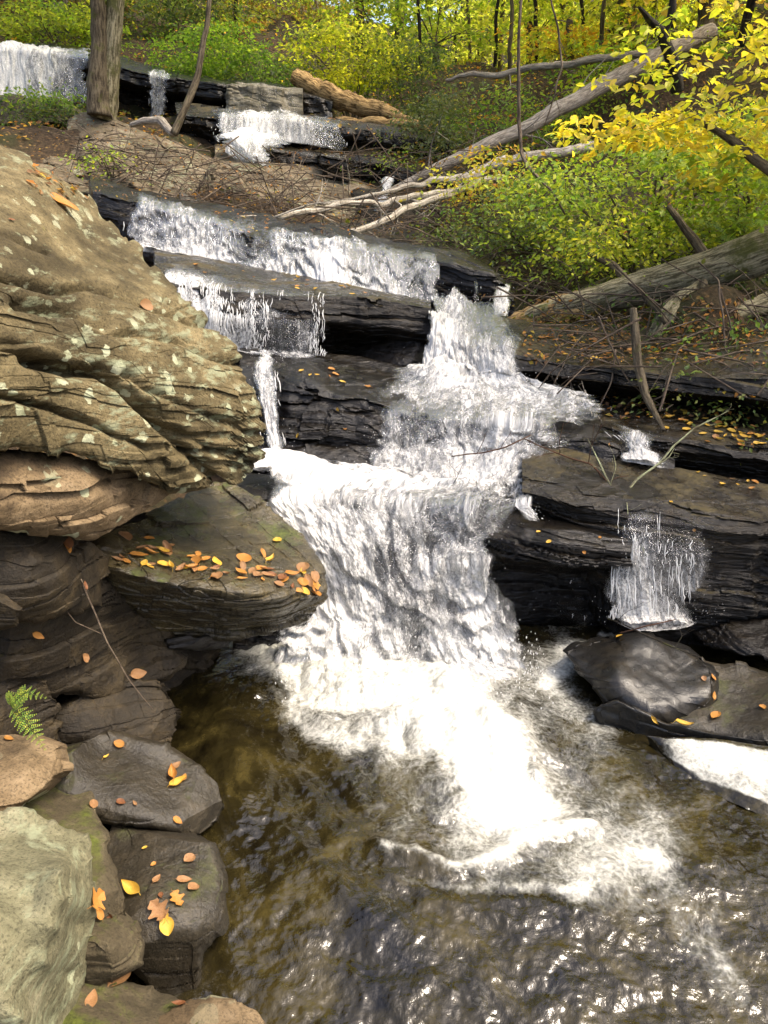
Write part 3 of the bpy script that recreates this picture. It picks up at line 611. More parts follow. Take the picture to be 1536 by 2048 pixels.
bl = [
 ('shaded brown rock filling the gap between the lichen spotted rock and the leaf covered slab', [(90,1040),(240,1040),(330,1030),(330,1080),(250,1110),(215,1180),(210,1260),(90,1260)], (200,1110), [(150,1060,3.1),(300,1040,3.4),(150,1200,2.9),(200,1100,3.15)], .6, M_brown_shade, dict(rim=.03, bt=.12, ba=.02, ga=.02, ck=.4)),
 ('deep shaded rock behind the squarish stone block', [(-100,1220),(250,1220),(420,1300),(380,1420),(340,1500),(100,1520),(-100,1520)], (180,1370), [(0,1300,2.7),(300,1320,3.1),(200,1450,2.75),(380,1350,3.2)], .6, M_brown_shade, dict(rim=.05, bt=.11, ba=.03, ga=.02, ck=.5)),
 ('block of brown stone under the lichen spotted rock at the left edge', [(-150,1050),(60,1060),(110,1068),(190,1112),(192,1150),(186,1200),(130,1212),(80,1225),(-150,1225)], (70,1140), [(0,1070,2.2),(190,1120,2.5),(100,1140,2.2),(60,1210,2.15),(190,1190,2.45),(-100,1150,2.05)], .6, M_brown_shade, dict(rim=.04, bt=.1, ba=.03, ga=.02, ck=.5)),
 ('small rounded tan stone at the left picture edge above the fern', [(-80,1185),(10,1190),(34,1215),(30,1245),(0,1255),(-80,1250)], (-20,1220), [(0,1220,2.05)], .3, M_brown_shade, dict(rim=.06, amp=.01, ba=.0)),
 ('dark wall of rock in the shade under the jutting slab', [(20,1215),(120,1195),(200,1180),(330,1255),(345,1300),(325,1345),(230,1375),(120,1385),(40,1400),(-60,1400),(-60,1240)], (180,1290), [(100,1230,2.3),(300,1270,2.8),(200,1290,2.55),(60,1380,2.25),(250,1360,2.6)], .6, M_brown_shade, dict(rim=.05, bt=.11, ba=.03, ga=.02, ck=.5)),
 ('squarish dark stone block in the recess between the fern and the water', [(100,1400),(200,1372),(300,1366),(348,1376),(352,1400),(318,1485),(260,1500),(190,1495),(110,1470)], (225,1430), [(200,1385,2.5),(300,1380,2.6),(200,1440,2.42),(330,1430,2.55),(150,1480,2.35)], .5, M_brown_shade, dict(rim=.03, bt=.12, ba=.02, ga=.02, ck=.4)),
 ('rough brown stone behind the fern fronds', [(-90,1380),(20,1350),(90,1370),(112,1420),(105,1500),(20,1510),(-90,1500)], (20,1435), [(0,1400,2.15),(90,1450,2.25),(0,1490,2.05)], .5, M_brown_shade, dict(rim=.05, bt=.11, ba=.03, ga=.02, ck=.5)),
 ('long low dark stone beside the water with three curled orange leaves', [(100,1510),(150,1480),(240,1478),(320,1498),(375,1530),(410,1565),(430,1610),(424,1640),(370,1655),(290,1640),(200,1625),(130,1600)], (270,1570), [(200,1490,2.3),(350,1530,2.3),(425,1610,2.15),(380,1640,2.08),(260,1575,2.12),(180,1600,2.05),(300,1635,2.03),(120,1530,2.1)], .5, M_wetm, dict(rim=.06, c=30.)),
 ('smooth flat topped dark stone at the water edge holding the largest fallen leaves', [(172,1622),(220,1602),(300,1608),(350,1632),(402,1678),(424,1740),(436,1800),(436,1850),(392,1882),(388,1960),(370,2030),(290,2060),(255,1960),(235,1860),(200,1740)], (315,1790), [(200,1630,2.08),(300,1630,2.05),(400,1700,1.9),(430,1820,1.7),(280,1860,1.6),(385,1868,1.62),(300,1750,1.78),(300,1920,1.6),(370,1980,1.62),(270,2040,1.58)], .5, M_wetm, dict(rim=.06, c=22.)),
 ('moss topped olive slab sloping down between the pale foreground rock and the dark stones', [(-150,1600),(40,1560),(110,1525),(145,1535),(165,1575),(185,1640),(212,1720),(232,1800),(240,1870),(160,1880),(-150,1800)], (110,1690), [(140,1545,2.15),(0,1600,1.9),(100,1640,1.85),(200,1720,1.7),(230,1850,1.5),(0,1780,1.6)], .5, M_moss, dict(rim=.06)),
 ('crusty tan rock with pale lichen patches below the fern', [(-150,1478),(0,1480),(60,1486),(112,1502),(119,1520),(116,1545),(88,1572),(60,1590),(30,1625),(0,1638),(-150,1650)], (20,1550), [(0,1485,2.0),(112,1515,1.95),(50,1540,1.85),(0,1620,1.72),(-140,1550,1.7)], .4, M_sand2, dict(rim=.05, bt=.08, ba=.02, amp=.02)),
 ('large pale grey green boulder with white lichen streaks filling the lower left corner', [(-200,1640),(0,1660),(60,1663),(115,1690),(152,1702),(160,1730),(164,1790),(166,1850),(150,1930),(122,2050),(100,2180),(-200,2180)], (20,1880), [(0,1665,1.55),(60,1668,1.55),(110,1700,1.5),(152,1708,1.52),(125,1740,1.36),(128,1800,1.29),(118,1860,1.25),(100,1930,1.21),(0,1740,1.36),(0,1850,1.2),(60,1800,1.29),(60,1900,1.2),(160,1760,1.46),(160,1850,1.42),(140,1950,1.36),(50,2040,1.1),(105,2040,1.25),(-100,1850,1.15),(-100,1700,1.4),(80,2100,1.14)], .5, M_grey, dict(rim=.03, rp=20, bt=.4, ba=.01, ga=.005, amp=.008, nth=420, nr=150, cut=3, cq=(.96, .985), c=4.)),
 ('small mossy stone between the pale corner boulder and the flat topped stone', [(140,1850),(180,1828),(235,1822),(265,1850),(280,1890),(275,1930),(225,1960),(150,1990)], (205,1900), [(200,1835,1.55),(270,1880,1.52),(200,1870,1.45),(220,1940,1.42)], .3, M_moss, dict(rim=.04)),
 ('moss fringed rock at the bottom edge with two tan leaves', [(95,2010),(150,1975),(220,1972),(290,1985),(340,2015),(400,2022),(400,2200),(95,2200)], (240,2080), [(200,1985,1.42),(330,2020,1.42),(200,2050,1.28),(350,2100,1.25)], .4, M_moss, dict(rim=.04)),
 ('bare tan stone at the bottom edge beside the water', [(330,2040),(360,2022),(420,2016),(470,2020),(500,2038),(525,2080),(540,2200),(320,2200)], (430,2110), [(420,2020,1.4),(480,2040,1.38),(430,2120,1.26)], .4, M_sand2, dict(rim=.04, ba=.005, amp=.01)),
 ('glossy black boulder with blue sky reflections under the thin curtain', [(1118,1300),(1150,1282),(1200,1270),(1290,1272),(1380,1290),(1430,1330),(1440,1390),(1400,1450),(1300,1470),(1230,1430),(1200,1395),(1150,1350)], (1290,1370), [(1200,1275,3.3),(1400,1300,3.15),(1130,1310,3.15),(1300,1345,3.0),(1180,1370,2.95),(1300,1430,2.8),(1430,1380,2.88),(1230,1320,3.05)], .45, M_slick, dict(rim=.1, rp=3, amp=.035, sc=3., ba=0., ga=0., fine=.0006, c=30., bt=.5, ck=0, plate=0, cut=0, smo=True)),
 ('smooth brown wet slab at the right edge with orange leaves', [(1400,1310),(1480,1322),(1560,1350),(1660,1370),(1660,1500),(1536,1494),(1420,1476),(1330,1474),(1290,1455),(1380,1400)], (1490,1410), [(1420,1320,3.15),(1536,1350,3.05),(1400,1420,2.86),(1536,1480,2.62),(1340,1465,2.78),(1650,1450,2.6)], .4, M_wetm, dict(rim=.05, rp=4, amp=.02, sc=3., ba=.0, ga=0., fine=.001, bt=.5, ck=0, cut=0, smo=True)),
 ('low black ledge stone between the slick boulder and the white water at right', [(1188,1420),(1230,1400),(1320,1440),(1420,1466),(1540,1482),(1660,1495),(1660,1530),(1520,1500),(1400,1478),(1300,1480),(1210,1465)], (1330,1462), [(1200,1430,2.85),(1320,1460,2.76),(1500,1490,2.64)], .4, M_slick, dict(rim=.03, amp=.02, sc=3., ba=0., bt=.5, ck=0, cut=0, smo=True)),
 ('flat black stone shelf right of the thin curtain', [(1380,1262),(1450,1238),(1536,1232),(1660,1240),(1660,1345),(1560,1330),(1460,1300),(1390,1285)], (1520,1285), [(1400,1265,3.45),(1536,1240,3.4),(1480,1290,3.25),(1640,1320,3.0)], .5, M_wet, dict(rim=.05, amp=.015, bt=.04, ba=.02)),
 ('rounded black rock where the small side fall splits in mid stream', [(1050,940),(1090,918),(1140,925),(1195,955),(1200,1000),(1185,1040),(1130,1045),(1080,1020),(1052,985)], (1125,985), [(1100,930,4.05),(1120,980,3.75),(1180,1020,3.68),(1070,1000,3.78)], .5, M_wet, dict(rim=.1, rp=3, amp=.02, ba=.01)),
 ('small pointed black rock showing through the middle of the central falls', [(985,960),(1010,945),(1040,965),(1050,1005),(1020,1020),(990,1000)], (1018,985), [(1010,960,4.0),(1020,1000,3.85)], .3, M_wet, dict(rim=.06, amp=.02)),
 ('dark wet stone below the crest of the right hand chute', [(885,625),(930,612),(985,618),(1000,635),(985,650),(930,652),(890,645)], (940,632), [(940,620,6.35),(940,645,6.1)], .5, M_wet, dict(rim=.06, amp=.02)),
 ('big lichen patched boulder below the upper left trees', [(55,270),(100,238),(160,222),(230,236),(300,258),(400,298),(470,325),(498,350),(480,390),(420,412),(320,412),(220,385),(130,345),(70,315)], (280,320), [(150,230,10.9),(300,262,10.6),(450,320,10.2),(200,300,10.0),(350,350,9.7),(150,330,9.9),(420,400,9.4),(280,390,9.4)], 1.8, M_dry, dict(rim=.3, nth=360, nr=130, amp=.12, sc=.8, bt=.35, ba=.07, ga=.05, fine=.012)),
 ('small rounded stone crusted with lichen at the right end of the big upper boulder', [(405,365),(430,338),(465,328),(495,345),(492,372),(465,388),(425,392)], (450,360), [(450,340,9.7),(450,375,9.4)], .5, M_dry, dict(rim=.15, amp=.06, sc=2.)),
 ('mossy earth topped rock overhanging a dark hollow at the upper left', [(-160,205),(0,200),(60,205),(120,195),(200,215),(235,235),(170,250),(110,250),(60,262),(0,248),(-160,250)], (60,228), [(0,205,12.3),(100,215,11.8),(200,225,11.4),(0,245,12.0),(100,250,11.5)], 1.6, M_moss, dict(rim=.25, amp=.1, sc=.9, bt=.3, ba=.08)),
 ('dark bank of rock under the mossy overhang at the upper left', [(-160,240),(0,245),(70,262),(120,310),(110,340),(0,330),(-160,320)], (0,290), [(0,260,12.4),(0,320,11.5),(100,310,11.2)], 1.5, M_brown_shade, dict(rim=.2, amp=.1)),
 ('brown rock hump between the wide fall and the twig tangle', [(480,350),(560,335),(660,360),(740,400),(770,440),(700,452),(600,430),(500,415),(440,400)], (610,395), [(560,345,10.4),(700,400,10.0),(600,400,9.8),(700,445,9.4),(500,400,9.6)], 1.2, M_dry, dict(rim=.2, amp=.08)),
 ('shadowed rock at the foot of the grey diagonal log', [(690,385),(760,375),(850,395),(890,430),(870,465),(780,470),(700,440)], (790,425), [(780,390,10.),(800,440,9.4)], .9, M_brown_shade, dict(rim=.15, amp=.06)),
]
cy_ = lambda c: c[1]
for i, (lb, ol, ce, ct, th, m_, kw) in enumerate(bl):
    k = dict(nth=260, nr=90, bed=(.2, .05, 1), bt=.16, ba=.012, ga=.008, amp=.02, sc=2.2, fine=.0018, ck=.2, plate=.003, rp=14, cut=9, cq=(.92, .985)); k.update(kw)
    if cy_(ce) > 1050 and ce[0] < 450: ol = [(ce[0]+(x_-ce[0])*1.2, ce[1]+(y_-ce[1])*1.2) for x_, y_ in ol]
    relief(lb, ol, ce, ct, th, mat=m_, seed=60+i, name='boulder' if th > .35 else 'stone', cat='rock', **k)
# thin flat stones stacked on the left bank
fl = [(40,300,150,16,10.2),(95,318,140,18,10.0),(150,335,150,16,9.8),(60,335,130,20,9.7),(215,352,130,18,9.5),(150,362,170,20,9.2),(255,375,150,20,9.0),(330,392,150,20,8.9),(20,315,120,14,10.0),(410,412,150,16,8.6),(200,385,150,14,8.8),(300,410,140,14,8.4),(480,436,120,14,8.5)]
for i, (cx, cy, w, h, Y) in enumerate(fl):
    a = .32+.1*math.sin(i*3); n = 9; ol = []
    for k in range(n):
        t = 2*math.pi*k/n+.3*math.sin(i+k*2); u = w*.5*math.cos(t)*(1+.12*math.sin(k*5+i)); v = h*.75*math.sin(t)
        ol.append((cx+u, cy+v+u*a))
    relief('thin flat stone in the layered stack behind the huge tan boulder', ol, (cx, cy), [(cx, cy-h, Y+.35), (cx, cy, Y), (cx-w/2, cy-w*.17, Y+.1), (cx+w/2, cy+w*.17, Y)], .5, rim=.04, nth=120, nr=26, nb=8, seed=200+i,
           mat=M_dry if i % 3 else M_wetm, name='flat_stone', cat='rock', c=15., amp=.03, sc=2, bt=.05, ba=.03)
for o in bpy.data.objects:
    if o.name.startswith('flat_stone'): o['group'] = 'thin flat stones stacked on the left bank'
# ================= water =================
WS = {}
def arcs(A):
    dv = np.linalg.norm(np.diff(A, axis=0), axis=2).mean(1); v = np.concatenate([[0], np.cumsum(dv)])
    du = np.linalg.norm(np.diff(A, axis=1), axis=2).mean(0); u = np.concatenate([[0], np.cumsum(du)])
    return u, v
def dgrid(D, nvs, nu, t):
    R = []
    for d in D:
        d = np.atleast_1d(np.array(d, float))
        R.append(np.interp(np.linspace(0, 1, nu), t if len(d) == len(t) else np.linspace(0, 1, len(d)), d))
    out = []
    for i in range(len(R)-1):
        w = np.linspace(0, 1, nvs[i], endpoint=False)[:, None]; out.append(R[i]*(1-w)+R[i+1]*w)
    out.append(R[-1][None]); return smooth1(smooth1(np.concatenate(out), 0, 3), 1, 3)
def sheet(name, rows, D, nu=220, nvs=None, off=.05, amp=.02, seed=1, strands=400, sw=.004, su=4, sv=5, ku=24, kv=5., lump=.02, pat=.34, stf=.07, steps=0., two=True, drops=200, kind='structure', lab=None):
    R = [pts(r) for r in rows]
    if nvs is None: nvs = [50]*(len(R)-1)
    A, t = loft(R, nu, nvs, su, sv); N = gnorm(A); cam = np.array([0, 0, CH])
    if ((cam-A)*N).sum() < 0: N = -N
    dn = dgrid(D, nvs, nu, t)
    u, v = arcs(A); U, Vv = np.meshgrid(u, v)
    # lateral wander of the flow
    wn = .03*fbm(np.stack([U*3, Vv*3, 0*U+seed], -1), 3, seed)
    uvw = np.stack([U+wn, Vv, 0*U+seed*3.7], -1)
    h = fbm(np.stack([(U+wn)*ku*.5, Vv*kv*.7, 0*U+seed], -1), 5, seed+1, .55)+.35*fbm(np.stack([(U+wn)*ku*2.2, Vv*kv*3, 0*U+seed], -1), 3, seed+2)
    dn = dn+pat*fbm(np.stack([(U+wn)*5, Vv*2.2, 0*U+seed+7.], -1), 4, seed+3, .6)*np.clip(dn*2, 0, 1)
    A = A+N*(lump*np.clip(fbm(np.stack([(U+wn)*3.3, Vv*3, 0*U+seed+3.], -1), 3, seed+4)+.2, 0, 2)*np.clip(dn+.2, 0, 1))[..., None]
    if steps:
        q = Vv*steps+1.7*fbm(np.stack([U*4.2, Vv*2.2, 0*U+seed], -1), 4, seed+50, .6); sw_ = q-np.floor(q)
        bulge = sst(0, .55, sw_)*(1-sst(.8, 1., sw_)); A = A+N*(.036*bulge*(.3+.9*sst(-.5, .5, fbm(np.stack([U*2.5, Vv*2, 0*U+seed+9.], -1), 2, seed+51)))*np.clip(dn+.3, 0, 1))[..., None]; dn = dn+.16*(bulge-.5)
    eu = np.linspace(0, 1, nu)[None]+0*U; wd = max(u[-1], .05)
    en = min(1, wd/.8)*.17*fbm(np.stack([Vv*5, U*2, 0*U+seed], -1), 3, seed+40)+.05*min(1, wd/.5)*fbm(np.stack([Vv*22, U*6, 0*U+seed], -1), 2, seed+41)
    ew = .12/wd**.5; eu1 = eu*wd+en*.8-.02; eu2 = (1-eu)*wd+en*.8-.02
    ft = min(.09, wd*.22); fr = sst(0, ft, eu1)*sst(0, ft, eu2)
    ev = Vv+.10*fbm(np.stack([U*9, 0*U, 0*U+seed], -1), 3, seed+42)-.03
    fr = fr*sst(0, .08, ev)
    dd = dn*(.25+.75*fr)-.5*(1-fr)
    B = A+N*(off+amp*h*np.clip(dn+.3, .2, 1.2))[..., None]
    nvt = len(A); Q = gridq(nvt, nu)
    add(name, B, Q, mat=M_fall, attrs={'uvw': uvw, 'foam': dd}, kind='structure')
    if two:
        h2 = fbm(np.stack([(U+wn)*ku*.5, Vv*kv*.6, 0*U+seed+5], -1), 3, seed+11)
        B2 = A+N*(off*.35+amp*.7*h2)[..., None]
        add(name, B2, Q, mat=M_fall2, attrs={'uvw': uvw+np.array([3.3, 1.1, 0]), 'foam': dd+.03}, kind='structure')
    # strands
    lst = []; r_ = np.random.default_rng(seed)
    def samp(uu, vv):
        a = np.clip(uu, 0, 1)*(nu-1); b = np.clip(vv, 0, 1)*(nvt-1)
        i = np.clip(np.floor(b).astype(int), 0, nvt-2); j = np.clip(np.floor(a).astype(int), 0, nu-2); fa = (a-j)[:, None]; fb = (b-i)[:, None]
        f = lambda G: (G[i, j]*(1-fa)+G[i, j+1]*fa)*(1-fb)+(G[i+1, j]*(1-fa)+G[i+1, j+1]*fa)*fb
        return f(A), f(N), f(dn[..., None])[:, 0]
    n = 0; tries = 0; strands = int(strands*stf); drops = int(drops*.8)
    while n < strands and tries < strands*6:
        tries += 1
        uu = r_.random(); v0 = r_.random(); L = r_.uniform(.03, .16); m = 7
        vv = v0+np.linspace(0, L, m)*.8/max(1, v[-1])
        if vv[-1] > 1: continue
        uw = uu+.006*np.cumsum(r_.normal(0, .5, m))/max(.3, u[-1])
        p, nn, d = samp(uw, vv)
        if r_.random() > d[0]*1.3: continue
        steep = abs((p[-1]-p[0])[2])/(np.linalg.norm(p[-1]-p[0])+1e-6)
        if steep < .35: continue
        if fbm(np.array([[uu*u[-1]*7., v0*2., seed]]), 2, seed+30)[0] < .05: continue
        o = off+r_.uniform(0, .03)*(.5+d[0]); w = sw*r_.uniform(.25, .8)
        p = p+nn*o; pr = w*np.sin(np.linspace(.12, math.pi-.12, m))**.7*(1+.5*r_.normal(0, .5, m)); pr = np.abs(pr)+.0004
        lst.append(tube(p, pr, 4)); n += 1
    # droplets
    for _ in range(drops):
        uu = np.array([r_.random()]); vv = np.array([r_.random()]); p, nn, d = samp(uu, vv)
        if r_.random() > d[0]*1.4: continue
        p = p[0]+nn[0]*(off+r_.exponential(.04))+r_.normal(0, .012, 3); w = sw*r_.uniform(.15, .5)
        q = np.stack([p, p-np.array([0, 0, w*r_.uniform(1.5, 5)])]); q = np.stack([q[0], (q[0]+q[1])/2, q[1]])
        lst.append(tube(q, [w*.3, w, w*.3], 4))
    if lst:
        V, Q, T = merge(lst); add('water_spray', V, Q, T, M_str, label=lab or 'white streaks and drops of falling water', cat='spray', kind='stuff')
    WS[name] = A

def R(xs, ys, Y): return xr(xs, ys, Y)
# central cascade
rows = [
 R((868,895,925,955,985,1002), (612,610,612,618,622,628), (6.4,6.4,6.4,6.35,6.3,6.25)),
 R((860,890,925,960,1000,1030), (650,648,652,660,668,690), (5.6,5.6,5.6,5.55,5.5,5.35)),
 R((853,890,935,980,1025,1060), (670,672,682,694,706,716), (5.25,5.25,5.2,5.15,5.08,5.02)),
 R((843,890,935,980,1025,1062), (740,748,756,762,768,776), (5.1,5.08,5.05,5.0,4.95,4.9)),
 R((752,850,930,1000,1080,1190), (772,785,792,796,805,825), (4.9,4.82,4.78,4.74,4.7,4.66)),
 R((725,820,900,980,1080,1235), (820,836,845,850,860,878), (4.48,4.42,4.38,4.34,4.3,4.26)),
 R((725,815,900,980,1060,1130), (890,900,905,908,912,915), (4.38,4.34,4.3,4.28,4.25,4.24)),
 R((700,800,880,960,1020,1070), (952,960,972,980,990,1015), (4.2,4.16,4.12,4.08,4.02,3.9)),
 R((480,700,830,940,1010,1075), (948,968,984,998,1010,1030), (4.0,3.95,3.92,3.86,3.82,3.76)),
 R((485,620,740,860,950,1030), (985,1000,1006,1016,1030,1048), (3.68,3.66,3.65,3.64,3.6,3.56)),
 R((560,660,760,860,950,1020), (1100,1120,1130,1128,1122,1128), (3.53,3.52,3.52,3.52,3.48,3.46)),
 R((595,690,790,880,960,1030), (1215,1235,1235,1225,1225,1235), (3.45,3.44,3.44,3.44,3.43,3.42)),
 R((520,670,790,890,980,1070), (1285,1340,1355,1345,1325,1322), (3.38,3.33,3.32,3.33,3.36,3.36)),
 [(470,1318,0,-.05),(660,1395,0,-.07),(810,1420,0,-.07),(930,1405,0,-.07),(1020,1378,0,-.08),(1115,1355,0,-.1)]]
D = [(.5,.6,.5,.2,.1,0),(.8,.7,.5,.4,.2,.1),(.95,.85,.6,.6,.35,.3),(.95,1.,1.,.95,.8,.6),(.15,.6,.75,.8,.85,.7),(.15,.4,.55,.6,.6,.45),(.5,.7,.75,.8,.65,.2),(.5,.85,.95,1.,.75,.4),
 (1.2,1.1,.85,.95,.65,.25),(1.2,.95,.6,.55,.55,.2),(1.15,1.,.75,.6,.75,.3),(1.1,1.1,.85,.35,.9,.5),(1.0,1.25,1.1,.8,.95,.7),(.5,1.3,1.35,1.2,.9,.5)]
sheet('waterfall', rows, D, nu=420, nvs=[30,20,40,30,40,50,50,30,30,50,50,50,30], off=.05, amp=.035, ku=16, kv=7., lump=.07, pat=.42, steps=3.4, stf=.0, seed=2, strands=2600, sw=.0035, drops=2200, lab='white streaks and drops in the central cascade')
# left chute
sheet('waterfall', [R((495,530,560), (718,722,728), (5.1,5.05,5.0)), R((505,535,562), (745,750,755), (4.75,4.72,4.7)), R((515,545,570), (830,835,840), (4.5,4.48,4.46)), R((522,560,600), (935,942,950), (4.2,4.18,4.15))],
 [(.5,.6,.3),(.7,.8,.5),(.8,.9,.5),(1.1,1.1,.9)], nu=100, off=.08, amp=.025, seed=5, pat=.2, strands=300, lab='white drops in the narrow chute beside the huge boulder')
# slab fall
x = (330,400,470,560,600,652)
sheet('waterfall', [R(x, (520,545,565,575,582,588), (6.6,6.3,6.,5.8,5.7,5.6)), R(x, (562,578,588,595,597,599), (5.7,5.56,5.5,5.45,5.44,5.43)), R(x, (620,635,645,650,652,655), (5.5,5.4,5.36,5.34,5.34,5.34)), R(x, (695,700,705,709,713,718), (5.45,5.42,5.38,5.34,5.3,5.28)),
 [(440,712,5.2),(480,715,5.18),(520,719,5.15),(570,722,5.12),(620,728,5.1),(670,735,5.08)]],
 [(.2,.25,.1,.0,.0,.0),(.6,.7,.35,.2,.35,.2),(.65,.85,.5,.4,.5,.4),(.75,.9,.6,.5,.55,.45),(.6,.7,.7,.6,.5,.3)], nu=300, off=.03, amp=.015, seed=7, two=False, stf=.35, strands=1300, sw=.0035, kv=2.2, lab='beaded strands of water hanging from the overhanging slab')
# wide upper fall
x = (255,320,390,450,500,535,560,610,660,700,740,800,880)
sheet('waterfall', [R(x, (392,408,424,440,452,462,467,476,484,490,496,505,515), (7.9,7.8,7.7,7.6,7.5,7.45,7.4,7.3,7.3,7.2,7.2,7.1,7.05)),
 R(x, (410,425,442,456,467,474,478,486,494,500,506,514,524), (7.5,7.43,7.37,7.3,7.25,7.22,7.2,7.15,7.1,7.06,7.04,7.0,6.9)),
 R(x, (460,472,486,498,508,514,518,525,520,530,545,558,570), (7.42,7.34,7.26,7.2,7.14,7.1,7.08,7.02,6.95,6.92,6.9,6.86,6.8)),
 R(x, (502,508,520,530,542,550,556,568,578,584,592,602,612), (7.4,7.28,7.16,7.1,7.04,7.0,6.96,6.9,6.8,6.8,6.8,6.78,6.74))],
 [(.3,.35,.35,.3,.2,.1,.2,.2,.3,.2,.1,.15,.1),(.6,.65,.6,.55,.2,.05,.45,.4,.85,.5,.22,.3,.2),(.65,.75,.7,.6,.25,.05,.5,.45,1.0,.8,.28,.35,.3),(1.,1.1,1.1,1.,.7,.6,.8,1.,1.2,1.,.6,.6,.5)],
 nu=420, off=.05, amp=.025, seed=9, steps=3.5, pat=.5, stf=.05, strands=1800, sw=.004, lab='white streaks in the wide upper fall')
# strip of white water running along the foot of the wide fall, then down to the chute
sheet('water', [[(270,492,7.5),(400,520,7.3),(520,548,7.15),(640,580,6.95),(760,604,6.8),(880,618,6.6)], [(285,500,7.2),(400,528,7.05),(520,556,6.9),(640,590,6.72),(760,612,6.6),(870,628,6.4)]],
 [(1.1,1.1,1.0,1.0,.55,.5),(.95,1.0,.9,.85,.3,.4)], nu=300, nvs=[24], off=.04, amp=.01, seed=10, strands=0, drops=60, two=False, lab='drops along the foot of the wide upper fall')
# small side falls
sheet('waterfall', [[(985,560,7.0),(1005,562,7.0),(1020,566,7.0)], [(985,590,6.7),(1005,592,6.7),(1022,596,6.7)], [(970,630,6.6),(1000,635,6.55),(1030,640,6.5)]], [(.5,.7,.5),(.8,.9,.6),(.9,.9,.6)], nu=60, nvs=[20,30], off=.05, amp=.015, seed=12, strands=70, sw=.004, drops=40, lab='drops in the small fall at the right end of the black ledge')
sheet('waterfall', [[(930,545,6.8),(950,548,6.8),(970,552,6.75)], [(932,580,6.68),(952,582,6.66),(972,584,6.65)], [(935,612,6.65),(955,614,6.62),(975,616,6.6)]], [(.1,.2,.1),(.2,.25,.15),(.2,.25,.1)], nu=50, nvs=[20,20], off=.05, amp=.01, seed=13, strands=40, sw=.003, drops=20, two=False, lab='thin dribbles at the right end of the black ledge')
sheet('waterfall', [[(1185,842,4.5),(1260,862,4.4),(1335,885,4.3)], [(1205,862,4.32),(1270,880,4.22),(1340,902,4.12)], [(1240,900,4.22),(1285,910,4.17),(1340,925,4.08)], [(1240,928,4.1),(1290,935,4.05),(1345,945,3.98)]],
 [(.4,.3,.15),(.5,.6,.4),(.5,.7,.55),(.7,.9,.8)], nu=140, off=.04, amp=.015, seed=14, strands=260, sw=.003, lab='drops in the short fall off the low layered shelf')
sheet('waterfall', [[(1010,1000,3.85),(1035,1000,3.8),(1055,1004,3.78)], [(1025,1015,3.74),(1048,1015,3.7),(1070,1020,3.68)], [(1035,1040,3.66),(1065,1045,3.64),(1100,1050,3.62)]], [(.6,.8,.6),(.7,.9,.6),(.7,.8,.5)], nu=60, nvs=[20,30], off=.05, amp=.015, seed=15, strands=60, drops=60, lab='drops splashing beside the rounded black rock')
# thin curtain
x = (1195,1225,1260,1285,1320,1370,1400,1435)
sheet('waterfall', [R(x, (985,990,1000,1002,1006,1012,1016,1022), (3.85,3.8,3.72,3.7,3.68,3.65,3.62,3.6)), R(x, (1030,1035,1040,1042,1046,1052,1056,1062), (3.6,3.58,3.55,3.53,3.51,3.48,3.46,3.43)),
 R(x, (1090,1100,1105,1108,1110,1112,1114,1118), (3.55,3.53,3.5,3.48,3.46,3.44,3.42,3.4)), R(x, (1225,1235,1240,1245,1247,1246,1244,1240), (3.5,3.46,3.42,3.4,3.4,3.4,3.4,3.4)),
 [(1180,1240,3.45),(1225,1256,3.36),(1270,1266,3.3),(1300,1268,3.28),(1340,1264,3.28),(1380,1258,3.3),(1410,1254,3.32),(1450,1250,3.34)]],
 [(.0,.0,.1,.15,.05,.05,.05,0),(.0,.05,.2,.25,.1,.12,.1,.0),(.4,.6,.8,.75,.55,.62,.6,.35),(.6,.75,.95,.95,.7,.72,.7,.45),(.4,.7,.95,1.,.8,.7,.6,.3)], nu=260, off=.04, amp=.02, seed=17, pat=.25, stf=.1, strands=1100, sw=.003, drops=500, kv=2., lab='broken white strands of the thin curtain on the right')
# drips under the rock band
sheet('waterfall', [[(1045,1150,3.62),(1120,1152,3.6),(1215,1155,3.58)], [(1045,1270,3.6),(1120,1262,3.58),(1215,1245,3.56)]], [(.12,.1,.15),(.1,.08,.15)], nu=100, nvs=[60], off=.0, amp=.01, seed=18, strands=110, sw=.0018, drops=150, two=False, lab='fine drips under the rounded rock band')
sheet('waterfall', [[(1085,745,5.0),(1130,752,4.95),(1180,765,4.85)], [(1090,800,5.0),(1135,806,4.95),(1180,810,4.85)]], [(.1,.1,.05),(.1,.1,.05)], nu=60, nvs=[40], off=.0, amp=.01, seed=19, strands=40, sw=.0018, drops=40, two=False, lab='fine drips under the leaf strewn ledge')
# top falls
x = (-110,0,90,130,190)
sheet('waterfall', [R(x, (86,92,100,104,110), (14.4,14.3,14.2,14.1,14)), R(x, (98,103,108,112,118), (13.6,13.55,13.5,13.5,13.45)), R(x, (205,206,205,204,208), (13.3,13.3,13.3,13.35,13.4))],
 [(1.2,1.2,.9,.7,.5),(1.2,1.15,.85,.5,.5),(1.25,1.2,.7,.38,.4)], nu=260, nvs=[20,80], off=.06, amp=.05, seed=21, strands=900, sw=.009, ku=9, kv=1.2, drops=300, lab='white streaks of the topmost fall behind the twin trunk tree')
sheet('waterfall', [[(293,138,13.8),(318,142,13.8),(342,148,13.8)], [(294,150,13.4),(318,154,13.4),(340,160,13.4)], [(292,232,13.5),(312,236,13.5),(334,240,13.5)]], [(.6,.5,.6),(.7,.5,.5),(.8,.5,.6)], nu=70, nvs=[14,60], off=.05, amp=.04, seed=22, strands=120, sw=.008, ku=12, kv=1.5, drops=40, lab='strands of the narrow free fall right of the twin trunk tree')
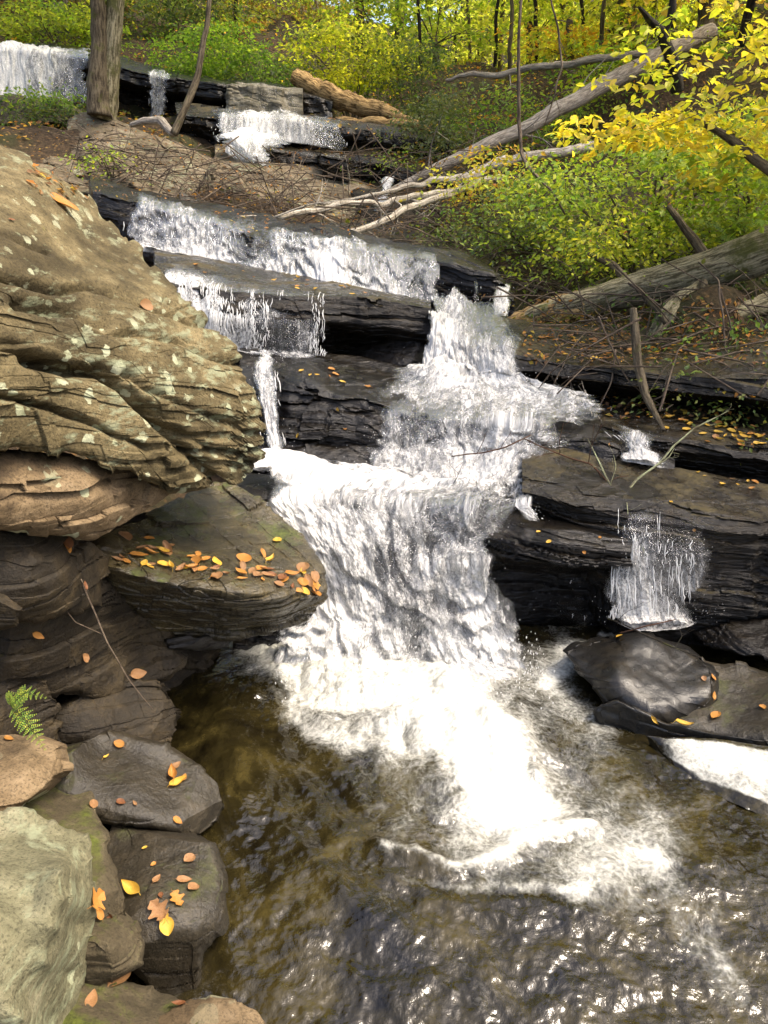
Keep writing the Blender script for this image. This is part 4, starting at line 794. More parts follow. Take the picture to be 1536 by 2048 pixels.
sheet('waterfall', [[(455,164,13.4),(530,169,13.3),(604,180,13.2)], [(457,178,13.),(530,182,12.9),(602,192,12.8)], [(457,222,12.9),(530,226,12.8),(602,232,12.7)]], [(.0,.05,.0),(.1,.12,.1),(.1,.15,.1)], nu=120, nvs=[12,50], off=.04, amp=.02, seed=23, strands=60, sw=.006, ku=14, kv=1., drops=0, two=False, lab='thin film trickles on the pale stained rock face')
x = (420,455,500,550,600,650,700)
sheet('waterfall', [R(x, (224,226,229,232,236,240,248), (12.5,12.5,12.4,12.4,12.3,12.3,12.2)), R(x, (234,236,238,240,246,252,262), (11.95,11.9,11.88,11.85,11.8,11.8,11.75)), R(x, (282,280,276,282,288,296,310), (11.8,11.75,11.75,11.75,11.75,11.7,11.7))],
 [(.15,.4,.7,.8,.5,.3,.2),(.2,.5,.95,.95,.6,.35,.25),(.2,.6,.9,.8,.6,.35,.3)], nu=220, nvs=[16,50], off=.06, amp=.03, seed=24, strands=500, sw=.007, ku=12, kv=1.5, drops=150, lab='white streaks of the upper middle cascade')
sheet('waterfall', [[(452,285,11.7),(500,268,11.7),(560,280,11.7),(600,292,11.7)], [(438,296,11.3),(480,284,11.25),(530,292,11.2),(570,298,11.2)], [(455,310,11.1),(485,318,11.),(515,325,11.),(545,325,11.)], [(480,322,11.),(500,330,10.9),(530,338,10.85),(550,332,10.85)]],
 [(.8,1.,.7,.3),(1.2,1.2,.9,.4),(.9,.55,.7,.5),(.5,.5,.6,.3)], nu=120, nvs=[24,30,20], off=.1, amp=.05, seed=25, strands=120, sw=.007, ku=10, kv=3, drops=80, lab='foamy splash below the upper middle cascade')
sheet('waterfall', [[(755,372,10.2),(780,366,10.2),(795,368,10.2)], [(750,395,9.9),(770,398,9.9),(785,400,9.9)], [(740,428,9.7),(758,430,9.7),(772,432,9.7)]], [(.5,.8,.5),(.8,.9,.5),(.5,.6,.3)], nu=50, nvs=[20,20], off=.08, amp=.03, seed=26, strands=50, sw=.006, ku=12, kv=2, drops=40, lab='splash of the little fall at the tip of the grey diagonal log')

# pool
gx, gy = np.meshgrid(np.linspace(-1.6, 4.4, 980), np.linspace(.75, 3.75, 620))
V0 = np.stack([gx, gy, 0*gx], -1); px, py = proj(V0)
wq = np.stack([gx*1.6, gy*1.6, 0*gx], -1)
wx = px+45*fbm(wq*2, 4, 71); wy = py+38*fbm(wq*2, 4, 72)
fo = np.zeros_like(px)+.06
for l, w, s in [([(560,1310),(700,1375),(850,1420),(950,1500),(1010,1590)], 100, .95), ([(560,1340),(640,1400),(780,1440),(900,1500)], 90, .62), ([(850,1400),(1000,1370),(1100,1340)], 60, .6),
  ([(470,1310),(560,1325),(640,1380)], 30, .45), ([(980,1560),(1130,1640),(1210,1690),(1190,1745)], 80, .34), ([(760,1600),(860,1650),(990,1690)], 80, .22),
  ([(780,1690),(900,1725),(960,1720),(1020,1697),(1100,1680),(1160,1640)], 13, .6), ([(800,1760),(960,1772),(1100,1790),(1180,1790)], 14, .42), ([(960,1720),(1090,1740),(1220,1720)], 70, .3),
  ([(1100,1420),(1230,1560),(1300,1640),(1290,1700)], 70, .32), ([(1290,1700),(1340,1810),(1410,1880),(1480,1960)], 34, .36), ([(1190,1790),(1330,1850),(1430,1960)], 40, .3), ([(1400,1750),(1410,1860),(1480,1950)], 14, .35),
  ([(560,1420),(620,1480),(700,1505),(790,1510)], 14, .45), ([(760,1820),(1000,1980),(1200,2040),(1450,2040)], 55, .27), ([(1130,1290),(1110,1400),(1190,1450)], 34, .4), ([(820,1640),(760,1700),(700,1790)], 34, .22),
  ([(1180,1260),(1300,1262),(1440,1250)], 10, .9), ([(1180,1285),(1120,1330),(1100,1390)], 16, .5), ([(1220,1300),(1350,1310),(1536,1370)], 5, .5)]:
    fo += stroke(wx, wy, l, w, s)
fo = np.minimum(fo*.9, 1.1)
fo += stroke(wx, wy, [(1000,1560),(1180,1650),(1240,1720)], 110, .2)
# broad churned area
fo += stroke(wx, wy, [(900,1500),(1150,1680)], 240, .14)
cxy = P(850, 1400, 3.1)
ang = np.arctan2(gy-cxy[1], gx-cxy[0]); rad = np.hypot(gx-cxy[0], gy-cxy[1])
fl_ = np.stack([rad*5.0+.6*fbm(wq*2.2, 3, 5), ang*4.0*np.clip(rad, .3, 3), 0*rad], -1)
wave = .5*(.024*fbm(fl_, 4, 80)+.014*fbm(np.stack([gx*11, gy*11, gx*0], -1)+.5*fbm(wq*3, 2, 9)[..., None], 4, 81)+.006*fbm(np.stack([gx*34, gy*34, gx*0], -1), 3, 82))
bil = billow(np.stack([gx*6, gy*6, gx*0], -1), 4, 83)
core = stroke(px, py, [(600,1330),(760,1390),(900,1450),(980,1540)], 120, 1.)
rim_ = stroke(wx, wy, [(780,1690),(900,1725),(960,1720),(1020,1697),(1100,1680),(1160,1640)], 26, .035)
z = wave*(1-.3*core)+core*(.06+.13*bil)+rim_-.05*stroke(px, py, [(930,1660),(1120,1600)], 90, 1.)
z += .10*sst(3.0, 2.0, gy)*0-.12*sst(2.1, 1.1, gy)+.02
# shallow submerged hump on the left
z += .05*stroke(px, py, [(430,1420),(470,1600)], 90, 1.)
Vp = np.stack([gx, gy, z], -1)
add('water', Vp, gridq(*gx.shape), mat=M_pool, attrs={'uvw': np.stack([gx+.03*fbm(wq*4, 3, 6), gy*1.0+.03*fbm(wq*4, 3, 7), 0*gx], -1), 'foam': fo}, kind='structure')
# droplets thrown above the plunge pool
lst = []; r_ = np.random.default_rng(3)
for _ in range(900):
    a = r_.random(); c = P(560+r_.random()*520, 1330+r_.normal(0, 25)+60*math.sin(a*3), 3.2)
    c = np.array([c[0], 3.15+r_.normal(0, .12), abs(r_.normal(0, .11))+.05]); w = r_.uniform(.001, .0035)
    q = np.stack([c, c+np.array([0, 0, w*2]), c+np.array([0, 0, w*4])]); lst.append(tube(q, [w*.4, w, w*.4], 4))
V, Q, T = merge(lst); add('water_spray', V, Q, T, M_str, label='fine drops thrown up where the main fall hits the pool', cat='spray', kind='stuff')
# bright side pool at the right edge
gx, gy = np.meshgrid(np.linspace(0, 1, 260), np.linspace(0, 1, 120))
top = pts([(1288,1472,2.72),(1340,1474,2.7),(1440,1482,2.66),(1540,1496,2.6),(1700,1515,2.5),(2300,1600,2.3)]); bot = pts([(1300,1492,0,.012),(1345,1537,0,.008),(1400,1577,0,.008),(1536,1642,0,.008),(1700,1722,0,.008),(2300,1950,0,.008)])
G2, _ = resrows([top, bot], 260); yv = gy[:, :1][..., None]
S = G2[0][None]*(1-yv)+G2[1][None]*yv
S[..., 2] += .012*fbm(S*9, 5, 90)+.018*np.sin(gy*math.pi)+.004
fo2 = 1.25*sst(0, .12, gy)*sst(1.-.1*(1+fbm(S*12, 3, 91)), .80, gy)*sst(0, .1, gx)*(.8+.35*fbm(S*7, 4, 92))+.05
add('water', S, gridq(120, 260), mat=M_pool, attrs={'uvw': S, 'foam': fo2}, kind='structure')
# dark rock lip in front of the side pool
# ================= logs, branches, trunks =================
def px_path(l, n): return crv([pt(a) for a in l], n)
def uvtube(V, path, ns, rad):
    n = len(path); d = np.concatenate([[0], np.cumsum(np.linalg.norm(np.diff(path, axis=0), axis=1))])
    th = np.linspace(0, 2*math.pi, ns, endpoint=False); r = float(np.mean(rad))
    U = np.stack([np.cos(th)[None]*r+0*d[:, None], d[:, None]+0*th[None], np.sin(th)[None]*r+0*d[:, None]], -1).reshape(-1, 3)
    return np.concatenate([U, np.zeros((2, 3))])
def wood(name, l, r, mat, label=None, cat=None, n=60, ns=14, seed=0, wob=.02, rough=.1, parent=None, group=None, solid=False, twigs=0, tl=.4):
    path = px_path(l, n) if not isinstance(l, np.ndarray) else l
    n = len(path)
    rad = np.interp(np.linspace(0, 1, n), np.linspace(0, 1, len(r)), r)
    V, Q, T = tube(path, rad, ns, seed, wob, rough)
    A = uvtube(V, path, ns, rad)
    if twigs:
        r_ = np.random.default_rng(seed+77); tw = [(V, Q, T)]; AA = [A]
        for k in range(twigs):
            i = r_.integers(int(n*.1), n-2); p = V[i*ns:(i+1)*ns].mean(0); t = path[min(i+1, n-1)]-path[i-1]; t /= np.linalg.norm(t)
            d = t*r_.uniform(-.2, .9)+r_.normal(0, .6, 3); d /= np.linalg.norm(d); L = tl*r_.uniform(.3, 1)
            q = crv([p, p+d*L*.5+r_.normal(0, .06*L, 3), p+d*L+r_.normal(0, .15*L, 3)], 9); rr = np.linspace(min(rad[i]*.55, .012), .0012, 9)
            v, qq, tt = tube(q, rr, 5, seed+k, .01); tw.append((v, qq, tt)); AA.append(uvtube(v, q, 5, rr))
            for z in range(2):
                m = r_.integers(3, 8); e = d+r_.normal(0, .7, 3); e /= np.linalg.norm(e)
                q2 = crv([q[m], q[m]+e*L*.25, q[m]+e*L*.45+r_.normal(0, .1*L, 3)], 6); r2 = np.linspace(rr[m]*.7, .0008, 6)
                v, qq, tt = tube(q2, r2, 4); tw.append((v, qq, tt)); AA.append(uvtube(v, q2, 4, r2))
        V, Q, T = merge(tw); A = np.concatenate(AA)
    return add(name, V, Q, T, mat, parent=parent, attrs={'uvw': A}, label=label, cat=cat, group=group, solid=solid)
# big fallen log at right
lg = thing('fallen_log', P(985, 668, 6.5), 'long thick mossy fallen log slanting up to the right edge, its near end rotten', 'log')
wood('log_bark', [(1118,621,6.38),(1150,612,6.3),(1350,560,6.0),(1480,518,5.8),(1640,468,5.6)], (.11,.125,.145,.155,.165), M_barkm, n=110, ns=40, seed=3, wob=.02, rough=.07, parent=lg, solid=True)
wood('rotten_end', [(982,668,6.6),(1040,650,6.5),(1100,628,6.4),(1170,612,6.3)], (.05,.1,.118,.12), M_rot, n=60, ns=30, seed=4, wob=.015, rough=.35, parent=lg)
wood('bark_flap', [(1000,652,6.52),(1060,632,6.42),(1130,606,6.34)], (.02,.06,.085), M_barkm, n=40, ns=20, seed=5, wob=.02, rough=.3, parent=lg)
for k, (l, r) in enumerate([([(1272,582,5.8),(1300,612,5.5),(1325,650,5.3)], (.02,.022,.015)), ([(1405,560,5.75),(1400,600,5.5),(1385,650,5.4)], (.03,.028,.02)), ([(1340,415,6.1),(1370,450,6.0),(1410,512,5.95)], (.022,.03,.04)), ([(1180,505,6.8),(1230,540,6.4),(1260,570,6.2)], (.02,.03,.035))]):
    wood('branch_stub', l, r, M_bark, seed=30+k, n=20, ns=9, parent=lg, wob=.03)
wood('log', [(770,388,10.2),(850,350,10.3),(950,300,10.5),(1050,255,10.8),(1150,203,11.2),(1300,125,12),(1420,62,12.8)], (.045,.07,.085,.1,.11,.115,.115), M_greywood, 'straight grey fallen trunk crossing diagonally above the bushes', 'log', twigs=14, tl=.8, n=110, ns=26, seed=8, wob=.03, rough=.05, solid=True)
wood('log', [(905,362,9.8),(980,338,9.9),(1060,316,9.9),(1190,288,10.2)], (.03,.045,.055,.06), M_birch, 'thin pale fallen trunk just below the grey diagonal one', 'log', n=60, seed=9, wob=.05)
wood('log', [(640,400,8.9),(760,392,9.2),(860,366,9.5),(960,345,9.8),(1010,325,10)], (.01,.02,.03,.045,.05), M_birch, 'thin pale branch running beneath the tip of the grey trunk', 'branch', n=60, seed=10, wob=.06, twigs=6)
wood('log', [(430,432,8.1),(540,434,8.2),(640,418,8.5),(760,408,8.8),(890,385,9.2),(1010,352,9.6)], (.018,.028,.03,.033,.036,.04), M_birch, 'long pale ringed branch lying over the twig tangle, the upper of two', 'branch', n=90, seed=11, wob=.06, twigs=12, tl=.8)
wood('log', [(590,468,7.9),(680,470,8.0),(770,440,8.3),(850,405,8.7),(930,380,9.2)], (.015,.03,.033,.035,.035), M_birch, 'curved pale ringed branch ending on the stone crest, the lower of two', 'branch', n=80, seed=12, wob=.05, twigs=8, tl=.6)
wood('log', [(890,164,13.2),(1000,147,13),(1110,132,12.8),(1220,115,12.6),(1330,98,12.4)], (.02,.045,.05,.05,.05), M_greywood, 'slender straight dead trunk lying level in front of the orange foliage', 'log', n=60, seed=13, wob=.06, twigs=6, tl=.9)
wood('log', [(590,158,13.6),(660,186,13.3),(740,216,13),(838,246,12.6)], (.11,.14,.12,.06), M_rot, 'thick brown rotting log lying on the upper ledge under yellow bushes', 'log', n=60, ns=22, seed=14, wob=.06, rough=.3, solid=True)
wood('log', [(668,240,12.8),(760,248,12.5),(860,262,12.2)], (.05,.08,.05), M_rot, 'smaller brown log tucked beneath the thick rotting one', 'log', n=40, seed=15, wob=.06, rough=.3)
wood('log', [(880,590,7.6),(1020,560,7.5),(1150,600,7.2)], (.01,.02,.02), M_twig, 'dead brown branch lying behind the rotten log end', 'branch', n=30, seed=16, wob=.08, twigs=10)
wood('log', [(1130,618,7.4),(1210,575,7.3),(1300,530,7.2),(1400,500,7.2)], (.05,.07,.08,.08), M_barkm, 'mossy dark log behind and above the long fallen log', 'log', n=50, ns=16, seed=17, wob=.05)
wood('log', [(1290,700,5.35),(1350,690,5.35),(1430,640,5.3),(1600,590,5.6)], (.04,.06,.07,.08), M_barkm, 'mossy root like limb under the long fallen log', 'log', n=50, ns=14, seed=18, wob=.06)
wood('log', [(1300,705,5.4),(1330,650,5.45),(1365,610,5.6),(1400,570,5.75)], (.05,.08,.07,.04), M_barkm, 'mossy broken stump leaning under the long fallen log', 'stump', n=40, ns=20, seed=19, wob=.06, rough=.4, twigs=5, tl=.4)
st = thing('dead_stick', P(1330, 860, 4.35), 'upright dead stick leaning from the fallen log down to the leafy shelf', 'stick')
wood('stem', [(1265,618,4.75),(1268,665,4.7),(1276,730,4.6),(1290,790,4.45),(1328,862,4.25)], (.022,.028,.027,.022,.011), M_bark, n=60, ns=12, seed=20, wob=.02, parent=st)
for l in ([(1295,805,4.55),(1325,792,4.5),(1332,762,4.5),(1338,735,4.5)], [(1305,825,4.45),(1330,818,4.4),(1345,808,4.4)], [(1300,815,4.5),(1330,805,4.45)]):
    wood('twig', l, (.006,.004,.002), M_twig, n=16, ns=6, seed=21, wob=.01, parent=st)
# snag & vines
wood('dead_limb', [(1352,178,6.6),(1346,120,6.5),(1322,62,6.4),(1292,38,6.3),(1275,18,6.2)], (.05,.045,.038,.025,.012), M_barkd, 'dark bent dead limb with a fork, hanging at the upper right', 'branch', n=40, ns=12, seed=23, wob=.02)
wood('dead_limb', [(1325,60,6.42),(1338,38,6.4),(1342,-20,6.4)], (.035,.028,.02), M_barkd, 'short upper fork of the dark bent dead limb', 'branch', n=20, ns=10, seed=24)
wood('dead_limb', [(1380,232,5.4),(1440,265,5.3),(1500,310,5.2),(1640,400,5.1)], (.012,.028,.035,.04), M_bark, 'dark bare limb sloping down to the right edge through yellow leaves', 'branch', n=40, ns=12, seed=25, wob=.02)
wood('vine', [(1043,-40,7.6),(1039,120,7.6),(1038,240,7.6),(1042,310,7.5),(1060,345,7.4),(1100,385,7.2),(1130,430,7.1)], (.011,.013,.015,.016,.016,.012,.008), M_twig, 'thin straight dark stem hanging down before the diagonal grey trunk', 'vine', n=80, ns=8, seed=26, wob=.03)
wood('vine', [(1105,-40,8.4),(1118,60,8.4),(1126,130,8.3),(1112,190,8.2),(1090,250,8.2)], (.008,.009,.01,.008,.006), M_twig, 'wavy thin stem right of the straight dark one', 'vine', n=60, ns=7, seed=27, wob=.05, twigs=5)
wood('vine', [(1395,525,5.4),(1440,560,5.2),(1445,620,5.0),(1448,690,4.9)], (.006,.007,.007,.006), M_twig, 'thin hanging stem in front of the thick log near the right edge', 'vine', n=40, ns=6, seed=28, wob=.02)
wood('root', [(262,250,10.3),(290,240,10.2),(318,240,10.1),(345,268,9.9)], (.03,.045,.05,.04), M_greywood, 'arched bare root on top of the big upper boulder', 'root', n=30, ns=10, seed=29)
# lichen twig over curtain
tw = thing('fallen_branch', P(1290, 1108, 3.55), 'slender pale branch with a thick lichen covered end dangling over the thin curtain', 'branch')
wood('lichen_end', [(1236,995,3.72),(1252,1035,3.62),(1272,1070,3.55),(1292,1108,3.5)], (.009,.012,.013,.008), M_lichenbark, n=40, ns=9, seed=40, wob=.008, rough=.5, parent=tw)
wood('stem', [(1238,1000,3.72),(1275,958,3.8),(1320,925,3.85),(1345,890,3.9),(1390,852,3.95),(1442,828,4.0)], (.007,.007,.006,.005,.004,.002), M_lichenbark, n=60, ns=7, seed=41, wob=.015, parent=tw, twigs=5, tl=.25)
wood('twig', [(1240,1005,3.7),(1215,960,3.8),(1195,920,3.9),(1175,880,4.0)], (.006,.005,.004,.002), M_lichenbark, n=30, ns=6, seed=42, wob=.01, parent=tw, twigs=3, tl=.2)
wood('fallen_branch', [(1050,878,4.1),(1110,905,4.0),(1180,930,3.9),(1225,975,3.8)], (.003,.004,.005,.004), M_redtwig, 'reddish thin twig bent over the rock beside the lichen branch', 'twig', n=40, ns=6, seed=43, wob=.02, twigs=6, tl=.25)
wood('fallen_branch', [(900,916,4.05),(960,908,4.0),(1010,896,4.0),(1060,872,4.05)], (.003,.004,.004,.003), M_redtwig, 'straight red brown twig sticking out over the central falls', 'twig', n=30, ns=6, seed=44, wob=.02, twigs=3, tl=.2)
wood('fallen_branch', [(885,985,3.85),(925,992,3.8),(960,1020,3.7),(1010,1050,3.55)], (.004,.006,.006,.004), M_barkd, 'black forked twig caught at the lip of the main fall', 'twig', n=30, ns=6, seed=45, wob=.03, twigs=9, tl=.28)
wood('fallen_branch', [(1215,1238,3.3),(1260,1252,3.2),(1315,1272,3.1),(1400,1310,3.0)], (.003,.004,.004,.003), M_barkd, 'dark bent twig lying on the foam below the thin curtain', 'twig', n=30, ns=6, seed=46, wob=.02, twigs=2, tl=.2)
wood('fallen_branch', [(1240,1270,3.25),(1290,1256,3.2),(1350,1246,3.2)], (.003,.004,.002), M_redtwig, 'short brown twig crossing the dark one below the thin curtain', 'twig', n=20, ns=6, seed=47)
wood('fallen_branch', [(1168,780,4.75),(1176,805,4.65),(1180,830,4.55)], (.006,.005,.003), M_greywood, 'tiny grey twig on the rim beside the leafy shelf', 'twig', n=20, ns=6, seed=48, twigs=5, tl=.2)
t2 = thing('bare_twig', P(305, 1415, 2.3), 'thin bare forked twig hanging in front of the shaded rock wall', 'twig')
wood('stem', [(160,1160,2.35),(185,1220,2.33),(215,1290,2.3),(255,1355,2.28),(307,1417,2.25)], (.0035,.0032,.003,.0025,.0012), M_twig, n=40, ns=6, seed=50, wob=.01, parent=t2)
wood('twig', [(118,1205,2.3),(150,1245,2.31),(205,1268,2.31)], (.001,.002,.002), M_twig, n=24, ns=5, seed=51, wob=.01, parent=t2)
# tangle of dead twigs left of centre and right of centre (nobody could count them)
r_ = np.random.default_rng(17); lst = []; AA = []
for k in range(700):
    if k < 190: x0, y0 = r_.uniform(240, 840), 0; y0 = 345+.16*(x0-240)+r_.uniform(0, 105); Y0 = 9.6-(y0-345)*.008-.3
    elif k >= 560: x0, y0 = r_.uniform(150, 620), 0; y0 = 300+.15*(x0-150)+r_.uniform(-30, 70); Y0 = 9.4-(y0-300)*.004
    elif k >= 430: x0, y0 = r_.uniform(700, 1150), 0; y0 = 300+r_.uniform(0, 170); Y0 = 10.2-(y0-300)*.006
    elif k >= 330: x0, y0 = r_.uniform(1060, 1560), r_.uniform(570, 760); Y0 = 6.3-(y0-570)*.0075-(x0-1060)*.0012
    else: x0 = r_.uniform(860, 1120); y0 = 430+r_.uniform(0, 170); Y0 = 9.4-(y0-430)*.014
    p = P(x0, y0, Y0); L = r_.uniform(.3, 1.3); d = np.array([r_.normal(0, 1), r_.normal(0, .5), r_.normal(0, .45)]); d /= np.linalg.norm(d)
    q = crv([p-d*L*.5, p+r_.normal(0, .08*L, 3)+np.array([0, 0, .06]), p+d*L*.5-np.array([0, 0, .05])], 10); rr = np.linspace(r_.uniform(.004, .009), .0015, 10)
    v, qq, tt = tube(q, rr, 4); lst.append((v, qq, tt)); AA.append(uvtube(v, q, 4, rr))
V, Q, T = merge(lst); add('dead_twigs', V, Q, T, M_twig, attrs={'uvw': np.concatenate(AA)}, label='tangle of fine bare brown twigs lying on the bank below the bushes', cat='twigs', kind='stuff')
# ================= vegetation =================
PAL = {'yellow': [(.6,.55,.05),(.68,.62,.1),(.52,.5,.06)], 'ygreen': [(.27,.35,.04),(.36,.4,.045),(.19,.29,.035),(.46,.46,.06)], 'green': [(.09,.17,.03),(.13,.22,.04),(.18,.27,.04)],
       'dgreen': [(.035,.07,.02),(.06,.10,.03),(.08,.13,.035)], 'orange': [(.55,.25,.05),(.6,.33,.07),(.5,.2,.04),(.55,.4,.06)], 'hem': [(.07,.10,.05),(.11,.14,.075),(.15,.17,.09)],
       'gold': [(.68,.48,.05),(.7,.53,.08),(.58,.44,.05)], 'pale': [(.62,.62,.16),(.7,.66,.2),(.5,.56,.12)], 'lime': [(.22,.32,.045),(.15,.26,.04),(.32,.36,.05)], 'olive': [(.14,.16,.03),(.2,.2,.04),(.1,.12,.03)], 'brown': [(.2,.1,.04),(.3,.16,.06),(.25,.14,.07)]}  # pale: leaf tones lightened to carry the hazy glow of the far woods
def leafquads(c, d, n, L, W, col):
    """c centers, d direction, n normal (unit) -> rhombus leaves folded a little"""
    s = np.cross(d, n); s /= np.linalg.norm(s, axis=1, keepdims=True)+1e-9
    L = L[:, None]; W = W[:, None]
    b = c-d*L*.5; t = c+d*L*.5-n*L*.08; l = c-d*L*.05+s*W*.5+n*W*.12; r = c-d*L*.05-s*W*.5+n*W*.12
    V = np.stack([b, r, t, l], 1).reshape(-1, 3); k = np.arange(len(c))[:, None]*4
    return V, k+np.array([[0, 1, 2, 3]]), np.repeat(col, 4, axis=0)
def leafhex(c, d, n, L, W, col):
    s = np.cross(d, n); s /= np.linalg.norm(s, axis=1, keepdims=True)+1e-9
    L = L[:, None]; W = W[:, None]; m = lambda a, w, z: c+d*L*a+s*W*w+n*W*z
    V = np.stack([m(-.5, 0, 0), m(-.22, -.42, .12), m(.15, -.42, .12), m(.5, 0, -.12), m(.15, .42, .12), m(-.22, .42, .12), m(-.1, 0, -.03), m(.15, 0, -.03)], 1).reshape(-1, 3)
    k = np.arange(len(c))[:, None]*8
    Q = np.concatenate([k+np.array([[0, 1, 6, 5]]), k+np.array([[1, 2, 7, 6]]), k+np.array([[6, 7, 4, 5]]), k+np.array([[2, 3, 4, 7]])])
    return V, Q, np.repeat(col, 8, axis=0)
def colors(pals, n, r_):
    p = np.array(sum([PAL[x] for x in pals], [])); c = p[r_.integers(0, len(p), n)]
    return c*r_.uniform(.7, 1.25, (n, 1))
def crown(cen, rad, nspray, per, leaf, pals, seed, flat=.35, sr=.4, droop=.15, hexa=False, shell=.5, thin=.04, hole=.0):
    """layered sprays of leaves inside an ellipsoid"""
    r_ = np.random.default_rng(seed); cen = np.array(cen); rad = np.array(rad)
    u = r_.normal(0, 1, (nspray, 3)); u /= np.linalg.norm(u, axis=1, keepdims=True)
    rr = r_.uniform(shell**3, 1, (nspray, 1))**(1/3); S = cen+u*rr*rad
    S = S+.25*rad*np.stack([fbm(S*.9+k*5, 2, seed+k) for k in range(3)], -1)
    if hole: S = S[fbm(S*1.1, 2, seed+9) > -.9+hole]; nspray = len(S)
    az = r_.uniform(0, 2*math.pi, nspray); tilt = r_.normal(0, .25, nspray)
    sc = r_.uniform(.6, 1.3, nspray)
    th = r_.uniform(0, 2*math.pi, (nspray, per)); q = np.sqrt(r_.random((nspray, per)))*sr*sc[:, None]
    el = 1.5; x = np.cos(th)*q*el; y = np.sin(th)*q/el; z = -droop*(np.abs(x))+r_.normal(0, thin, (nspray, per))+x*tilt[:, None]
    ca, sa = np.cos(az)[:, None], np.sin(az)[:, None]
    c = S[:, None]+np.stack([x*ca-y*sa, x*sa+y*ca, z], -1); c = c.reshape(-1, 3); n_ = len(c)
    d = np.stack([np.cos(th+az[:, None]), np.sin(th+az[:, None]), -.3+0*th], -1).reshape(-1, 3)+r_.normal(0, .45, (n_, 3)); d /= np.linalg.norm(d, axis=1, keepdims=True)
    n = np.array([0, 0, 1.])*(1-flat)+r_.normal(0, flat+.12, (n_, 3)); n /= np.linalg.norm(n, axis=1, keepdims=True)
    n = n-d*(n*d).sum(1, keepdims=True); n /= np.linalg.norm(n, axis=1, keepdims=True)
    L = leaf*r_.uniform(.6, 1.3, n_); W = L*r_.uniform(.45, .65, n_)
    base = colors(pals, nspray, r_); col = np.repeat(base, per, axis=0)*.6+colors(pals, n_, r_)*.4
    return (leafhex if hexa else leafquads)(c, d, n, L, W, col), S
def limbs(base, S, k, r0, seed, top=None):
    r_ = np.random.default_rng(seed); lst = []; AA = []
    if len(S) == 0: return lst, AA
    idx = r_.permutation(len(S))[:k]
    for i in idx:
        e = S[i]; m = (np.array(base)*.45+e*.55)+r_.normal(0, .08, 3)*np.linalg.norm(e-base); m[2] += .12*np.linalg.norm(e-base)
        q = crv([base, m, e], 14); rr = np.linspace(r0, r0*.15, 14); v, a, b = tube(q, rr, 5, seed, .02); lst.append((v, a, b)); AA.append(uvtube(v, q, 5, rr))
    return lst, AA
VEG = []
def plant(name, label, cat, px, py, Y, rad, nspray, per, leaf, pals, seed, base=None, stem=.02, nl=8, group=None, mat=None, trunk=None, dz=0., **kw):
    c = P(px, py, Y); (V, Q, col), S = crown(c+np.array([0, 0, dz]), rad, nspray, per, leaf, pals, seed, **kw)
    if base is None: b = np.array([c[0]+.1*rad[0], c[1]+.2, 0]); b[2] = min(float(gz(b[0], b[1])), c[2]-rad[2]*.3)
    else: b = pt(base)
    t = thing(name, b, label, cat, group)
    if trunk is not None:
        path = px_path(trunk[0], 50); rad_ = np.interp(np.linspace(0, 1, 50), np.linspace(0, 1, len(trunk[1])), trunk[1])
        v, q, tt = tube(path, rad_, 14, seed, .03, .08); L = [(v, q, tt)]; A = [uvtube(v, path, 14, rad_)]
        l2, a2 = limbs(path[-8], S, nl, trunk[1][-1]*.4, seed); L += l2; A += a2
    else: L, A = limbs(b, S, nl, stem, seed)
    if L:
        v, q, tt = merge(L); add('trunk' if trunk is not None else 'stem', v, q, tt, mat or M_bark, parent=t, attrs={'uvw': np.concatenate(A)})
    add('crown' if cat == 'tree' else 'foliage', V, Q, None, M_far if c[1] > 13 else M_leaf, parent=t, smooth=False, attrs={'col': col})
    return t
# --- right bank shrubs (near to far)
plant('shrub', 'green and yellow leafy bush filling the right bank above the thick log', 'shrub', 1290, 400, 7.3, (1.2,.8,.66), 170, 42, .055, ['ygreen','lime','ygreen','green'], 301, nl=14)
plant('shrub', 'yellow green bush at the right edge over the thick log', 'shrub', 1500, 390, 6.6, (.75,.8,.62), 150, 42, .058, ['ygreen','olive','lime'], 302, nl=10)
plant('shrub', 'loose green bush left of the large yellow green one, beside the hanging stem', 'shrub', 1060, 440, 8.2, (.75,.6,.5), 110, 34, .05, ['green','hem','olive'], 303, nl=12)
plant('shrub', 'dull green bush above the end of the black ledge', 'shrub', 930, 500, 8.7, (.65,.5,.4), 90, 34, .05, ['hem','olive','green'], 304, nl=10)
plant('shrub', 'bright green bush under the diagonal grey trunk', 'shrub', 1180, 260, 12.6, (1.1,.6,.6), 130, 36, .06, ['lime','green','ygreen'], 305, nl=8)
plant('shrub', 'small yellow leaved sapling between the grey trunk and pale branches', 'shrub', 965, 350, 9.0, (.38,.3,.28), 36, 20, .06, ['yellow','orange','ygreen'], 306, nl=6)
plant('shrub', 'light green sapling in front of the grey trunk beside the straight stem', 'shrub', 1010, 240, 11.6, (.6,.4,.5), 50, 24, .065, ['lime','green'], 307, nl=8)
plant('shrub', 'dark low bush under the thick log at the right edge', 'shrub', 1480, 720, 5.1, (.5,.4,.28), 70, 30, .045, ['dgreen','green'], 308, nl=6, dz=-.05)
plant('shrub', 'sparse green seedling behind the rotten log end', 'shrub', 1130, 560, 7.5, (.6,.4,.25), 36, 22, .045, ['green','hem','ygreen'], 309, nl=8)
plant('shrub', 'dull bush on the shaded slope right of the thick log', 'shrub', 1480, 600, 6.2, (.6,.4,.3), 60, 28, .045, ['dgreen','olive'], 310, nl=6)
plant('shrub', 'dark green bush behind the large yellow green one', 'shrub', 1420, 250, 12.5, (1.1,.6,.7), 150, 40, .06, ['green','dgreen','olive'], 311, nl=10)
plant('shrub', 'grey green bush hanging over the pale branches', 'shrub', 880, 300, 11.8, (.6,.5,.7), 110, 32, .06, ['hem','hem','olive'], 312, nl=10)
